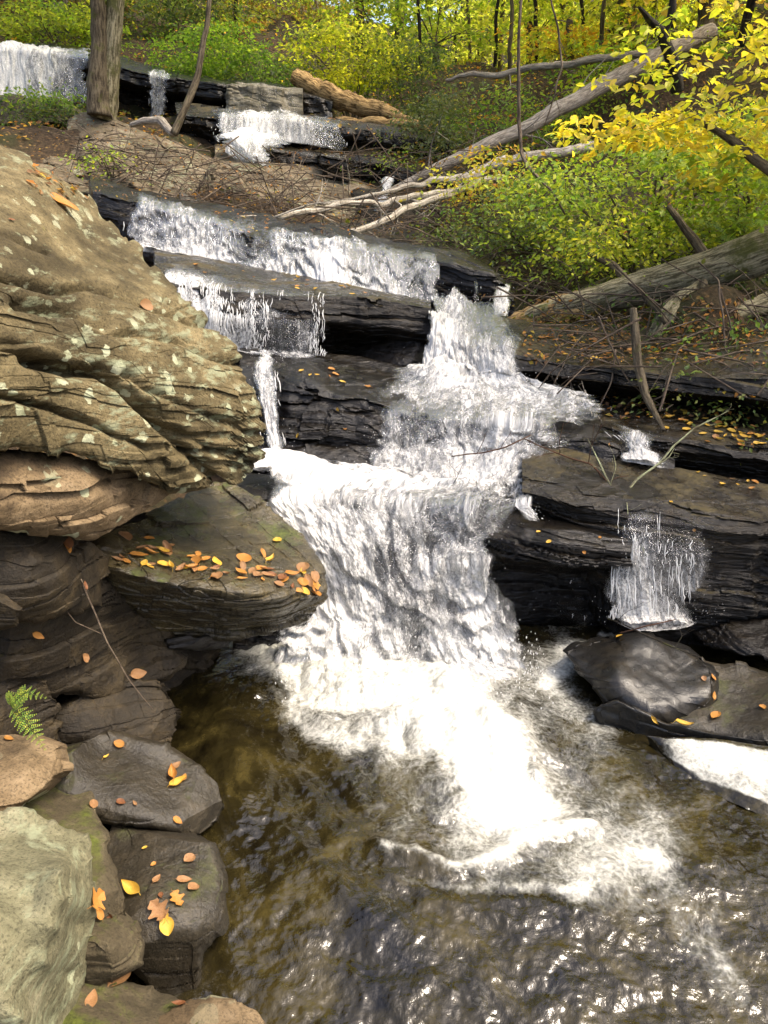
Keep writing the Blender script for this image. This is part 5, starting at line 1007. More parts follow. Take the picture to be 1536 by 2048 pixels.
plant('shrub', 'yellow tipped low bush above the thick log, near its middle', 'shrub', 1290, 490, 6.7, (.55,.3,.16), 46, 24, .05, ['yellow','ygreen'], 313, nl=8)
plant('shrub', 'dark straggly weeds on the bank between the long log and the leafy ledge', 'shrub', 1180, 640, 5.9, (.5,.25,.10), 26, 22, .04, ['dgreen','olive','brown'], 315, nl=6)
plant('shrub', 'dark mossy weeds hanging over the ledge at the far right', 'shrub', 1500, 770, 4.6, (.4,.25,.16), 50, 26, .035, ['dgreen','olive'], 316, nl=6)
plant('shrub', 'green weeds around the broken stump', 'shrub', 1390, 660, 5.5, (.4,.25,.12), 30, 22, .04, ['green','dgreen'], 317, nl=5)
# --- near golden beech sprays, upper right
t = plant('young_beech', 'golden leaved beech sapling reaching in from the right edge', 'tree', 1450, 170, 5.2, (.75,.45,.42), 80, 16, .062, ['gold','yellow','ygreen'], 320, base=(1700,560,5.4), trunk=([(1700,560,5.4),(1640,330,5.3),(1600,170,5.2),(1560,60,5.2)], (.04,.035,.025,.015)), nl=16, hexa=True, flat=.3, sr=.17, shell=.2, thin=.02)
plant('young_beech', 'lower golden beech spray over the green bush at right', 'tree', 1330, 262, 5.6, (.6,.3,.11), 38, 13, .07, ['gold','yellow'], 321, base=(1660,620,5.7), trunk=([(1660,620,5.7),(1620,420,5.7),(1540,290,5.7),(1430,250,5.6)], (.03,.025,.014,.006)), nl=9, hexa=True, flat=.3, sr=.15, shell=.1, thin=.02)
plant('young_beech', 'yellow green beech spray at the right edge under the dark limb', 'tree', 1500, 330, 5.6, (.45,.3,.22), 44, 13, .068, ['gold','ygreen','lime'], 322, base=(1720,640,5.8), trunk=([(1720,640,5.8),(1660,480,5.8),(1560,370,5.7)], (.03,.02,.01)), nl=8, hexa=True, flat=.3, sr=.16, shell=.1, thin=.02)
# --- left bank
plant('shrub', 'yellow green hanging bush above the topmost fall', 'shrub', 90, 62, 15.2, (1.3,.7,.45), 120, 34, .085, ['olive','ygreen','lime'], 330, nl=8)
plant('shrub', 'bright green bush on the slope above the narrow free fall', 'shrub', 420, 120, 14.6, (1.0,.7,.48), 120, 40, .07, ['green','lime','green'], 331, nl=8)
plant('shrub', 'green bush sloping down to the pale stained rock face', 'shrub', 520, 145, 14.3, (.55,.4,.3), 50, 36, .07, ['green','hem'], 332, nl=6)
plant('shrub', 'drooping yellow bush over the thick rotting log', 'shrub', 690, 110, 14.6, (.95,.6,.7), 120, 38, .08, ['ygreen','yellow','olive'], 333, nl=10)
plant('shrub', 'grey green hemlock like bush in the dark gully right of the yellow bush', 'shrub', 830, 190, 14.6, (.55,.6,.9), 120, 34, .06, ['hem','dgreen','hem'], 334, nl=8)
plant('shrub', 'small green weed below the topmost fall', 'shrub', 95, 200, 11.9, (.45,.3,.2), 26, 24, .06, ['green','lime'], 335, nl=5)
plant('shrub', 'tiny yellow green sapling in front of the lichen patched boulder', 'shrub', 205, 310, 9.2, (.24,.2,.1), 14, 14, .05, ['lime','ygreen'], 336, nl=5)
plant('shrub', 'mossy weeds on the overhanging bank at the left edge', 'shrub', 130, 228, 11.4, (.5,.3,.16), 34, 26, .05, ['olive','dgreen'], 337, nl=4)
plant('shrub', 'small green tuft on the moss edged slab', 'shrub', 775, 322, 10.9, (.12,.1,.1), 8, 20, .05, ['green','lime'], 338, nl=4)
plant('shrub', 'dark green bush on the wooded slope at the top left corner', 'shrub', 60, 10, 17.5, (2.2,.8,.8), 120, 36, .09, ['dgreen','olive','brown'], 339, nl=6)
plant('shrub', 'olive bush behind the twin trunk tree', 'shrub', 330, 20, 17.5, (1.5,.8,.7), 110, 36, .09, ['olive','hem','dgreen'], 340, nl=6)
plant('shrub', 'brownish green bush at the top centre left', 'shrub', 560, 20, 18.5, (1.5,.8,.8), 110, 36, .09, ['olive','ygreen','brown'], 341, nl=6)
# --- trees
def tree(label, px, y0, Y, w, pals, rad, cpy, seed, nspray=200, per=36, leaf=.12, lean=0, mat=None, dz=0., name='tree', **kw):
    pth = [(px, y0, Y), (px+lean*.3, y0-160, Y), (px+lean, cpy+60, Y)]
    plant(name, label, 'tree', px+lean, cpy, Y, rad, nspray, per, leaf, pals, seed, base=(px, y0, Y), trunk=(pth, (w, w*.8, w*.45)), nl=12, mat=mat, sr=.6, shell=.3, dz=dz, **kw)
tree('broad yellow tree glowing at the top centre beyond the gully', 960, 250, 22, .12, ['yellow','pale','pale'], (2.2,1.8,2.6), 40, 350, nspray=120, hole=.75)
tree('yellow green tree right of the glowing one', 1060, 200, 20, .12, ['ygreen','pale','yellow'], (1.7,1.5,2.3), 60, 351, nspray=95, hole=.7)
tree('orange leaved small tree above the level dead trunk', 1140, 190, 17, .08, ['orange','yellow','ygreen'], (1.0,.8,.6), 95, 352, nspray=70, leaf=.1)
tree('tall yellow tree at the top right behind the dark bent limb', 1250, 130, 19, .15, ['pale','ygreen','yellow'], (2.0,1.5,2.2), -20, 353, nspray=170)
tree('green and yellow tree in the top right corner', 1420, 120, 16, .17, ['ygreen','olive','yellow'], (1.9,1.4,1.6), -60, 354, nspray=170)
tree('bright yellow tree at the top between gully and grey green bush', 870, 230, 20, .1, ['ygreen','pale','lime'], (1.3,1.3,2.1), 60, 355, nspray=80, hole=.7)
tree('green tree on the far left slope behind the yellow bush', 720, 120, 22, .13, ['green','ygreen','olive'], (2.2,1.6,2.), -10, 356, nspray=170)
tree('olive tree at the top left behind the twin trunk', 260, 60, 21, .14, ['olive','ygreen','brown'], (2.8,1.6,2.), -90, 357, nspray=190)
tree('tall yellow tree far up the valley', 930, 170, 30, .2, ['pale','yellow'], (3.8,2,3.6), -90, 358, nspray=110, per=30, leaf=.17, hole=.7)
tree('pale yellow tree on the far right slope', 1130, 100, 27, .2, ['ygreen','pale'], (3.,2,2.8), -30, 359, nspray=190, per=32, leaf=.15)
tree('green tree on the right slope above the grey trunk', 1330, 200, 13.5, .07, ['lime','ygreen','green'], (1.3,.8,.6), 130, 360, nspray=110, leaf=.09)
tree('far olive tree on the left valley slope', 800, 80, 27, .2, ['olive','ygreen','green'], (2.6,2,2.6), -30, 361, nspray=150, per=30, leaf=.15)
tree('yellow tree on the far left skyline', 520, -20, 27, .2, ['yellow','ygreen','olive'], (3.5,2,2.6), -190, 362, nspray=170, per=30, leaf=.16)
tree('yellow tree on the far right skyline', 1400, -30, 24, .2, ['yellow','pale','ygreen'], (3.,2,2.6), -240, 363, nspray=170, per=30, leaf=.16)
for k, (px, y0, Y, lean) in enumerate([(905,250,24,6),(945,235,21,-8),(985,225,19,10),(1020,215,17,4),(1075,205,18,-6),(1118,200,20,5),(1170,170,18,-12),(1205,160,16,8),(845,240,19,-10),(1310,110,17,6),(1345,100,15,14),(640,120,19,-12),(470,110,18,8)]):
    wood('sapling', [(px,y0,Y),(px+lean*.6,y0-140,Y),(px+lean*2,-180,Y)], (.045,.038,.02), M_bark if k % 2 else M_barkd, 'thin upright sapling stem, one of many in the background woodland', 'tree', n=40, ns=6, seed=400+k, wob=.06, group='thin sapling stems in the background woodland')
tree('pale yellow tree closing the valley at the top centre', 880, 140, 34, .2, ['pale','yellow','ygreen'], (5.5,2,4.5), -60, 365, nspray=230, per=30, leaf=.2)
tree('pale green tree closing the valley right of the top centre', 1200, 60, 33, .2, ['pale','ygreen'], (5.5,2,4.5), -120, 366, nspray=230, per=30, leaf=.2)
tree('yellow green tree closing the skyline left of the top centre', 560, 0, 33, .2, ['ygreen','pale','olive'], (5.5,2,4.5), -160, 367, nspray=230, per=30, leaf=.2)
# twin trunk tree and others standing at left
tt = thing('twin_trunk_tree', P(212, 236, 10.9), 'rough twin trunk tree with a moss streaked base on the big upper boulder', 'tree')
wood('trunk', [(208,238,10.9),(212,190,10.9),(222,100,10.9),(232,0,10.9),(238,-160,10.9),(240,-420,10.9)], (.17,.11,.1,.095,.09,.07), M_barkm, n=90, ns=26, seed=60, wob=.03, rough=.12, parent=tt)
wood('trunk', [(198,232,10.75),(198,180,10.75),(199,100,10.8),(198,0,10.8),(190,-160,10.8),(170,-420,10.8)], (.15,.1,.09,.085,.08,.06), M_bark, n=90, ns=22, seed=61, wob=.03, rough=.12, parent=tt)
(V, Q, col), S = crown(P(230, -420, 10.9), (2.2,1.6,1.2), 150, 40, .09, ['ygreen','yellow','green'], 364); add('crown', V, Q, None, M_leaf, parent=tt, smooth=False, attrs={'col': col})
_sd = np.array([math.sin(math.radians(AZ))*math.cos(math.radians(EL)), math.cos(math.radians(AZ))*math.cos(math.radians(EL)), math.sin(math.radians(EL))])
for k, (tgt, rad, ns_) in enumerate([((1.0,4.9,1.1), (1.7,1.15,.5), 120), ((2.6,4.6,1.1), (1.2,1.3,.5), 100), ((2.3,3.3,.3), (.7,.35,.4), 26)]):
    (V, Q, col), S = crown(np.array(tgt)+_sd*8.5, rad, ns_, 26, .1, ['gold','yellow','ygreen'], 380+k, flat=.3, sr=.3, shell=.0)
    add('crown', V, Q, None, M_leaf, parent=tt, smooth=False, attrs={'col': col})  # unseen leaf masses added toward the sun to shade the falls and ledges
for k, (c_, rad, ns_) in enumerate([((-1.5,11,11.5), (2.2,1.6,1.8), 90), ((.5,14.5,13), (3,2,2.4), 170), ((-6.5,12,12), (2.6,2,2.4), 130), ((5.5,8.5,10), (1.6,1.6,1.6), 80), ((-3.2,14.5,17), (3,2,2.5), 130)]):
    (V, Q, col), S = crown(np.array(c_), rad, ns_, 30, .17, [['yellow','ygreen','gold'],['green','ygreen','yellow']][k % 2], 390+k, flat=.3, sr=.7, shell=.1)
    add('crown', V, Q, None, M_leaf, parent=tt, smooth=False, attrs={'col': col})  # unseen high foliage added to block sky and colour the pool's reflections
wood('sapling', [(347,268,9.8),(375,205,9.9),(395,140,10),(412,60,10.1),(430,-60,10.2)], (.045,.04,.034,.028,.02), M_bark, 'slim leaning sapling trunk right of the twin trunk tree', 'tree', n=50, ns=10, seed=62, wob=.02)
for k, (l, r, m_, lb) in enumerate([([(108,60,17.5),(120,10,17.5),(126,-90,17.5)], (.16,.15,.13), M_greywood, 'pale bare trunk at the top left above the yellow green bush'),
    ([(1400,100,14.5),(1412,30,14.5),(1420,-90,14.5)], (.14,.12,.1), M_bark, 'dark straight trunk at the top right edge of the leaning grey trunk'),
    ([(1262,90,18),(1274,0,18),(1276,-100,18)], (.16,.15,.14), M_bark, 'grey trunk standing behind the bent dead limb'),
    ([(1228,60,20),(1228,-60,20)], (.12,.1), M_bark, 'slim far trunk left of the grey one at the top right'),
    ([(1000,170,22),(1003,60,22),(1000,-60,22)], (.07,.06,.05), M_bark, 'thin far trunk inside the yellow glow'),
    ([(1480,90,12),(1500,20,12),(1530,-90,12)], (.06,.06,.05), M_barkd, 'dark leaning trunk in the top right corner')]):
    tb = thing('tree', P(*l[0]), lb, 'tree'); l2 = l[:-1]+[(l[-1][0]+10*k, -420, l[-1][2]-1.)]
    wood('trunk', l2, r, m_, n=60, ns=12, seed=70+k, wob=.03, parent=tb)
    (V, Q, col), S = crown(P(l2[-1][0], -520, l2[-1][2]), (2.6, 2.2, 2.4), 210, 34, .12, [['yellow','ygreen','gold'],['ygreen','green','yellow'],['gold','yellow','orange']][k % 3], 370+k, sr=.6, shell=.2)
    add('crown', V, Q, None, M_leaf, parent=tb, smooth=False, attrs={'col': col})
# the unseen crowns over the stream are added for their shade and reflections
# ground cover and leaf litter on the slopes
r_ = np.random.default_rng(88); n = 26000
x = r_.uniform(-11, 13, n); y = r_.uniform(7.5, 26, n); k = (fbm(np.stack([x*.8, y*.8, 0*x], -1), 3, 5) > -.25); x, y = x[k], y[k]; z = gz(x, y)+.02+r_.uniform(0, .05, len(x))
c = np.stack([x, y, z], -1); d = r_.normal(0, 1, (len(x), 3)); d[:, 2] *= .3; d /= np.linalg.norm(d, axis=1, keepdims=True); nn = r_.normal(0, .35, (len(x), 3))+np.array([0, 0, 1.]); nn = nn-d*(nn*d).sum(1, keepdims=True); nn /= np.linalg.norm(nn, axis=1, keepdims=True)
V, Q, col = leafquads(c, d, nn, r_.uniform(.05, .1, len(x)), r_.uniform(.03, .06, len(x)), colors(['brown','orange','brown','olive'], len(x), r_))
add('leaf_litter', V, Q, None, M_leaf, smooth=False, attrs={'col': col}, label='brown and orange leaf litter spread over the wooded slopes', cat='leaf litter', kind='stuff')
n = 1500; x = r_.uniform(-11, 13, n); y = r_.uniform(8.3, 26, n); k = (fbm(np.stack([x*.5, y*.5, 0*x], -1), 3, 15) > -.1)&((x > .9+.0*y)|(y > 14.5)); x, y = x[k], y[k]
lst = []
S = np.stack([x, y, gz(x, y)+.08], -1); m = 26
off = r_.normal(0, 1, (len(S), m, 3))*np.array([.2, .2, .07]); c = (S[:, None]+off).reshape(-1, 3); n_ = len(c)
d = r_.normal(0, 1, (n_, 3)); d[:, 2] = np.abs(d[:, 2])*.3; d /= np.linalg.norm(d, axis=1, keepdims=True); nn = r_.normal(0, .5, (n_, 3))+np.array([0, 0, 1.]); nn = nn-d*(nn*d).sum(1, keepdims=True); nn /= np.linalg.norm(nn, axis=1, keepdims=True)
V, Q, col = leafquads(c, d, nn, r_.uniform(.04, .09, n_), r_.uniform(.02, .05, n_), colors(['green','dgreen','olive','ygreen'], n_, r_))
add('ground_cover', V, Q, None, M_leaf, smooth=False, attrs={'col': col}, label='low green undergrowth covering the wooded slopes', cat='undergrowth', kind='stuff')
# ferns
def fern(px, py, Y, fronds, scale, label, seed, pal='green'):
    r_ = np.random.default_rng(seed); b = P(px, py, Y); t = thing('fern', b, label, 'fern', None)
    for (dx, dz, dy) in fronds:
        e = b+np.array([dx, dy, dz])*scale; m = (b+e)/2+np.array([0, -.01, .10*abs(dx)+.03])*scale
        q = crv([b, m, e], 24); tg = np.gradient(q, axis=0); tg /= np.linalg.norm(tg, axis=1, keepdims=True); L = np.linalg.norm(e-b)
        c_, d_, n_, l_, w_ = [], [], [], [], []
        view = np.array([.1, -.6, .8]); view /= np.linalg.norm(view)
        for i in range(2, 24, 2):
            s = np.cross(tg[i], view); s /= np.linalg.norm(s); pl = L*.19*math.sin(math.pi*min(1, (i/24)**.75+.08))+.004*scale
            for sg in (-1, 1):
                pd = s*sg+tg[i]*.45; pd /= np.linalg.norm(pd); k = 6
                for j in range(k):
                    f = (j+.7)/k; pw = pl*.26*(1-f)+.0015
                    for sg2 in (-1, 1):
                        ss = np.cross(pd, view)*sg2; dd = ss+pd*.5; dd /= np.linalg.norm(dd)
                        c_.append(q[i]+pd*pl*f+dd*pw*.5); d_.append(dd); n_.append(view+r_.normal(0, .12, 3)); l_.append(pw*1.15); w_.append(pl/k*.9)
        d_ = np.array(d_); n_ = np.array(n_); n_ = n_-d_*(n_*d_).sum(1, keepdims=True); n_ /= np.linalg.norm(n_, axis=1, keepdims=True)
        V, Q, col = leafquads(np.array(c_), d_, n_, np.array(l_), np.array(w_), colors([pal], len(c_), r_))
        sv, sq, stt = tube(q, np.linspace(.0016, .0005, 24)*scale, 4); sq = np.concatenate([sq+len(V)]); Q = np.concatenate([Q, sq]); col = np.concatenate([col, np.tile([[.12,.16,.03]], (len(sv), 1))]); V = np.concatenate([V, sv])
        add('frond', V, Q, None, M_leaf, parent=t, smooth=False, attrs={'col': col})
    return t
fern(22, 1412, 1.98, [(.135,.05,-.03),(.115,-.125,-.06),(.03,.06,-.02)], 1., 'bright green fern growing from the shaded rocks at the left edge', 5, 'lime')
fern(1455, 470, 6.3, [(.3,.08,-.1),(-.3,.06,-.1),(.15,.2,0),(-.12,-.14,-.2),(.1,-.16,-.2)], 1., 'fern half hidden behind the thick log at the right', 6)
fern(1400, 650, 5.4, [(.16,.04,-.1),(-.16,.03,-.1),(.05,.12,0)], 1., 'small dark fern under the thick log', 7, 'dgreen')
fern(1330, 800, 4.5, [(.0,.0,.0)], 0.01, '', 8) if False else None
fern(1375, 755, 4.6, [(.14,.01,-.1),(-.13,.01,-.1),(.04,.06,-.12)], .8, 'little green fern sprig on the dark right hand rock face', 9, 'lime')
# ================= fallen leaves =================
_V = []; _T = []; _o = 0
for v, t in SOLID: _V.append(v); _T.append(t+_o); _o += len(v)
bvh = BVHTree.FromPolygons(np.concatenate(_V).tolist(), np.concatenate(_T).tolist())
def hit(px, py):
    p = P(px, py, 1.0)-np.array([0, 0, CH]); d = Vector(p).normalized()
    loc, nor, i, dist = bvh.ray_cast(Vector((0, 0, CH)), d, 60)
    return loc, nor, dist
def leaf_mesh(shape, mat, seed):
    r_ = np.random.default_rng(seed); nx, ny = 13, 7; x = np.linspace(0, 1, nx); y = np.linspace(-1, 1, ny)
    X, Y = np.meshgrid(x, y, indexing='ij')
    if shape == 'ovate': w = .27*np.sin(math.pi*X**.75)**.8
    elif shape == 'round': w = .42*np.sin(math.pi*np.clip(X, .0, 1)**.85)**.6
    elif shape == 'lobed': w = .38*np.sin(math.pi*X**.8)**.8*(1+.45*np.sin(X*17))
    else: w = .22*np.sin(math.pi*X**.8)**.9
    curl = {'ovate': .16, 'round': .12, 'lobed': .25, 'curled': .5}[shape]
    Z = curl*((X-.5)**2)*2+np.abs(Y)**1.5*w*(.9 if shape == 'curled' else .35)+.05*fbm(np.stack([X*3, Y*1.5, 0*X+seed], -1), 2, seed)+.03
    V = np.stack([X-.5, Y*w, Z], -1).reshape(-1, 3); Q = gridq(nx, ny)
    st, q, t = tube(np.array([[-.5, 0, Z[0].mean()], [-.62, .02, .04], [-.74, .06, .05]]), np.array([.012, .009, .007]), 4)
    return mesh('fallen_leaf', np.concatenate([V, st]), np.concatenate([Q, q+len(V)]), t+len(V), mat, smooth=True)
LM = {}
def fallen(px, py, L, colr, shape, label, group=None, rot=None, seed=0):
    loc, nor, dist = hit(px, py)
    if loc is None or dist > 40: return None
    k = (shape, colr.name, seed % 2)
    if k not in LM: LM[k] = leaf_mesh(shape, colr, 7+seed % 2)
    o = bpy.data.objects.new('fallen_leaf', LM[k]); C.objects.link(o)
    if nor.dot(Vector((0, 0, CH))-loc) < 0: nor = -nor
    nor = (nor*.75+Vector((0, 0, .35))+Vector((random.gauss(0, .12), random.gauss(0, .12), 0))).normalized()
    o.rotation_mode = 'QUATERNION'; q = nor.to_track_quat('Z', 'Y')
    from mathutils import Quaternion
    o.rotation_quaternion = q @ Quaternion((0, 0, 1), random.uniform(0, 6.28) if rot is None else rot)
    o.location = loc+nor*.004; s = L/F*dist*random.uniform(.65, .95); o.scale = (s, s*random.uniform(.85, 1.1), s)
    return tag(o, label, 'leaf', group)
near = [
 (125,412,58,M_fo,'ovate','pale orange leaf lying alone high on the huge tan boulder'),(290,612,30,M_ft,'round','small tan leaf on the mossy crease of the huge tan boulder'),
 (22,442,18,M_fb,'ovate','tiny dark red brown leaf near the left edge on the huge boulder'),
 (555,1083,27,M_fy,'round','single yellow leaf on the mossy side of the flat dark slab'),(608,1131,24,M_fo,'ovate','lone orange leaf near the pointed end of the flat dark slab'),
 (75,1271,34,M_fo,'ovate','orange leaf on the shaded brown rock near the left edge'),(168,1316,20,M_ft,'round','small pale leaf in the shade below the leaf covered slab'),
 (275,1349,40,M_ft,'ovate','long pale orange leaf on the shaded rock beside the hanging twig'),(238,1490,30,M_fo,'round','orange leaf at the top of the long low dark stone'),
 (18,1480,30,M_fo,'ovate','orange leaf on the crusty tan rock at the left edge'),(212,1517,18,M_fy,'curled','thin yellow leaf sliver on the long low dark stone'),
 (345,1553,44,M_fo,'curled','bright orange curled leaf, left one of a pair on the long low stone'),(355,1568,40,M_fy,'curled','bright golden curled leaf touching the orange one on the long low stone'),
 (352,1533,32,M_ft,'ovate','tan leaf above the bright curled pair on the long low stone'),(368,1558,22,M_fo,'ovate','small orange leaf right of the curled pair on the long low stone'),
 (355,1643,30,M_fo,'ovate','orange leaf on the rim where the two dark shore stones meet'),(186,1611,22,M_ft,'round','tan leaf caught at the top of the mossy olive slab'),
 (243,1606,26,M_fb,'ovate','brown leaf in the joint between the two dark shore stones'),(270,1608,18,M_ft,'ovate','small tan leaf in the joint between the two dark shore stones'),
 (290,1698,15,M_fy,'round','tiny pale yellow leaf on the flat topped stone'),(378,1720,32,M_ft,'round','rounded pale tan leaf on the flat topped stone, nearest the water'),
 (305,1730,18,M_fo,'ovate','very small orange leaf in the middle of the flat topped stone'),(313,1761,30,M_ft,'ovate','spotted tan leaf in the middle of the flat topped stone'),
 (368,1762,40,M_ft,'ovate','pale pinkish leaf lying above another on the flat topped stone'),(385,1778,28,M_ft,'round','pinkish leaf half under the long pale one on the flat topped stone'),
 (265,1781,58,M_fy,'curled','large golden curled leaf casting a shadow on the flat topped stone'),(318,1822,60,M_ft,'lobed','large lobed tan leaf on the flat topped stone'),
 (352,1802,38,M_fo,'lobed','orange lobed leaf beside the large tan lobed one'),(335,1855,34,M_fy,'round','bright yellow round leaf at the lower end of the flat topped stone'),
 (328,1838,30,M_fy,'ovate','yellow leaf tucked under the large lobed tan leaf'),(322,1794,20,M_fb,'ovate','dark red leaf just above the large lobed tan leaf'),
 (188,1801,50,M_fo,'lobed','large orange brown lobed leaf on the mossy olive slab'),(195,1826,30,M_fo,'ovate','orange leaf under the large lobed one on the mossy olive slab'),(222,1831,28,M_fb,'curled','narrow brown leaf above the small mossy stone'),
 (235,1962,58,M_ft,'ovate','big tan leaf between the small mossy stone and the bottom rocks'),(183,2003,44,M_ft,'ovate','tan leaf on the moss fringed rock at the bottom'),(357,2012,32,M_fb,'ovate','brown leaf at the water edge near the bottom'),
 (130,1085,34,M_fb,'round','dull red leaf in the dark gap left of the leaf covered slab'),(132,1097,34,M_fo,'ovate','orange leaf in the dark gap left of the leaf covered slab'),(168,1172,24,M_fb,'ovate','orange brown leaf hanging below the left end of the slab'),
 (1098,1085,17,M_fy,'round','larger pale yellow leaf on the rounded black rock band'),(1077,1065,13,M_fy,'round','small yellow leaf left of the larger pale one on the black rock band'),(1168,1104,10,M_fo,'round','tiny yellow leaf on the lower rim of the black rock band'),(1200,1076,11,M_fo,'round','tiny orange leaf at the right end of the black rock band'),
 (1430,1435,36,M_fo,'ovate','bright orange leaf on the smooth brown wet slab at the right edge'),(1425,1356,20,M_fo,'ovate','orange leaf at the top of the smooth brown wet slab'),(1408,1358,14,M_ft,'round','pinkish leaf touching the orange one at the top of the wet slab'),
 (1426,1391,20,M_fo,'ovate','thin orange leaf in the middle of the smooth brown wet slab'),(1525,1416,17,M_fo,'round','orange leaf at the right picture edge on the wet slab'),(1368,1453,38,M_fy,'curled','long pale yellow leaf above the white side pool'),(1308,1438,22,M_fy,'curled','narrow yellow leaf on the low black ledge stone'),
 (1240,1274,14,M_fy,'round','yellow leaf stuck on the dark twig below the curtain'),(1332,858,17,M_fy,'round','bright yellow round leaf at the foot of the upright dead stick'),(1342,1005,16,M_fy,'ovate','yellow leaf at the lip above the thin curtain'),
 (1221,892,16,M_fo,'round','orange leaf on the dark rock left of the small side fall'),(1388,1060,8,M_fo,'round','tiny orange leaf on the wet curtain face'),(676,820,15,M_fy,'ovate','upright yellow leaf on the black stepped rock'),(690,860,10,M_fo,'round','small orange leaf on the black stepped rock'),(597,872,14,M_fy,'round','yellow leaf low on the left side of the black stepped rock'),(613,937,12,M_fo,'ovate','leaf stuck near the foot of the black stepped rock'),
]
for i, (a, b, L, m_, sh, lb) in enumerate(near): fallen(a, b, L, m_, sh, lb, seed=i)
cl = [M_fy, M_fo, M_ft, M_fb]
def scatter(region, n, L, w, label, group, seed, shapes=('ovate', 'round', 'ovate', 'curled'), topz=.35):
    r_ = np.random.default_rng(seed); k = 0; tr = 0; (x0, y0), (x1, y1), hh = region
    while k < n and tr < n*8:
        tr += 1; t = r_.random(); px = x0+(x1-x0)*t; py = y0+(y1-y0)*t+r_.normal(0, .4)*hh
        loc, nor, d = hit(px, py)
        if loc is None or abs(nor.z) < topz: continue
        fallen(px, py, L*r_.uniform(.7, 1.3), cl[r_.choice(4, p=w)], shapes[r_.integers(4)], label, group, seed=int(r_.integers(2))); k += 1
scatter(((215,1085),(640,1165),34), 34, 36, (.15,.5,.25,.1), 'orange or tan leaf in the drift on the flat dark slab beside the fall', 'leaves drifted on the flat dark slab', 1, topz=.2)
scatter(((215,1120),(640,1178),14), 30, 28, (.15,.5,.25,.1), 'orange or tan leaf in the drift on the flat dark slab beside the fall', 'leaves drifted on the flat dark slab', 2)
scatter(((1060,680),(1280,700),34), 42, 15, (.3,.45,.2,.05), 'small orange leaf among many on the dark ledge below the fallen log', 'leaves on the ledge below the fallen log', 3)
scatter(((1210,810),(1536,880),34), 44, 17, (.6,.3,.1,0), 'small yellow leaf among many on the low layered shelf at the right', 'leaves on the low layered shelf', 4)
scatter(((1330,940),(1536,985),20), 8, 14, (.5,.4,.1,0), 'small leaf on the wet brown top above the thin curtain', 'leaves above the thin curtain', 5)
scatter(((390,540),(770,590),16), 18, 13, (.7,.3,0,0), 'small yellow leaf on the thick overhanging slab in mid picture', 'leaves on the thick overhanging slab', 6)
scatter(((560,735),(760,780),18), 9, 14, (.5,.4,.1,0), 'small orange leaf on top of the black stepped rock', 'leaves on the black stepped rock', 7)
scatter(((610,240),(880,320),30), 30, 9, (.8,.2,0,0), 'tiny yellow leaf on the brown ledges of the upper middle cascade', 'leaves on the upper ledges', 8)
scatter(((1300,690),(1536,700),40), 16, 14, (.5,.4,.1,0), 'small leaf on the shaded bank under the thick fallen log', 'leaves under the thick fallen log', 9)
scatter(((480,380),(820,460),30), 14, 9, (.7,.3,0,0), 'tiny leaf among the bare twigs above the wide fall', 'leaves in the twig tangle', 10)

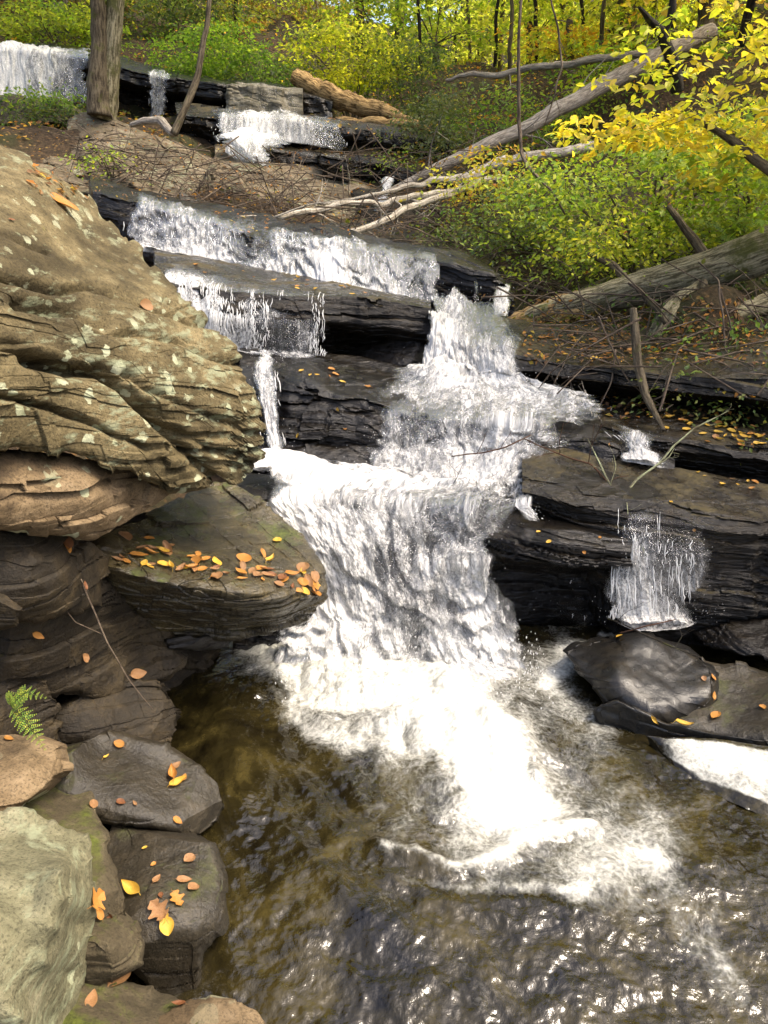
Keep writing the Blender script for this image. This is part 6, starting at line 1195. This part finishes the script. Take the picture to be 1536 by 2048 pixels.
# countless small brown leaf fragments on the banks
r_ = np.random.default_rng(99); cc, nn_ = [], []
for (x0, y0, x1, y1, n) in [(60, 215, 560, 400, 500), (430, 290, 900, 470, 700), (600, 230, 900, 340, 200), (1040, 600, 1536, 730, 650), (1200, 780, 1536, 840, 120)]:
    for _ in range(n):
        l_, no_, d_ = hit(r_.uniform(x0, x1), r_.uniform(y0, y1))
        if l_ is None or d_ > 16 or abs(no_.z) < .25: continue
        cc.append(np.array(l_)+np.array([0, 0, .012])); nn_.append(np.array(no_)*(1 if no_.z > 0 else -1))
cc = np.array(cc); nn_ = np.array(nn_)+r_.normal(0, .3, (len(cc), 3)); dd_ = r_.normal(0, 1, (len(cc), 3)); dd_ -= nn_*((nn_*dd_).sum(1)/(nn_*nn_).sum(1))[:, None]
dd_ /= np.linalg.norm(dd_, axis=1, keepdims=True); nn_ /= np.linalg.norm(nn_, axis=1, keepdims=True)
V, Q, col = leafquads(cc, dd_, nn_, r_.uniform(.02, .055, len(cc)), r_.uniform(.012, .03, len(cc)), colors(['brown', 'brown', 'orange'], len(cc), r_)*.8)
add('leaf_litter', V, Q, None, M_leaf, smooth=False, attrs={'col': col}, label='small brown leaf fragments littering the rocky banks and the slope between the falls', cat='leaf litter', kind='stuff')
# ================= light and camera =================
sc = bpy.context.scene
w = bpy.data.worlds.new('World'); sc.world = w; w.use_nodes = True; nt = w.node_tree
bg = nt.nodes['Background']; sky = nt.nodes.new('ShaderNodeTexSky'); sky.sky_type = 'NISHITA'; sky.sun_disc = False
sky.sun_elevation = math.radians(EL); sky.sun_rotation = math.radians(AZ); sky.altitude = 200; sky.dust_density = 6.; sky.ozone_density = 0.; sky.air_density = .8
nt.links.new(sky.outputs[0], bg.inputs['Color']); bg.inputs['Strength'].default_value = .15
ld = bpy.data.lights.new('sun', 'SUN'); ld.energy = 1.35; ld.angle = math.radians(18); ld.color = (1., .9, .74)
lo = bpy.data.objects.new('sun', ld); C.objects.link(lo)
e, a = math.radians(EL), math.radians(AZ)
sd = Vector((math.sin(a)*math.cos(e), math.cos(a)*math.cos(e), math.sin(e)))
lo.rotation_euler = sd.to_track_quat('Z', 'Y').to_euler(); lo.location = (0, 0, 12)
cd = bpy.data.cameras.new('camera'); cam = bpy.data.objects.new('camera', cd); C.objects.link(cam)
cam.location = (0, 0, CH); cam.rotation_euler = (math.radians(90)-PIT, 0, 0)
cd.sensor_fit = 'VERTICAL'; cd.sensor_height = 36; cd.lens = F/2048*36; cd.clip_end = 500; cd.clip_start = .05
sc.camera = cam
sc.view_settings.view_transform = 'Standard'; sc.view_settings.look = 'None'; sc.view_settings.exposure = 1.7; sc.view_settings.gamma = 1
sc.render.engine = 'CYCLES'; sc.cycles.transparent_max_bounces = 24; sc.cycles.max_bounces = 6; sc.cycles.use_denoising = True
sc.render.resolution_x = 768; sc.render.resolution_y = 1024
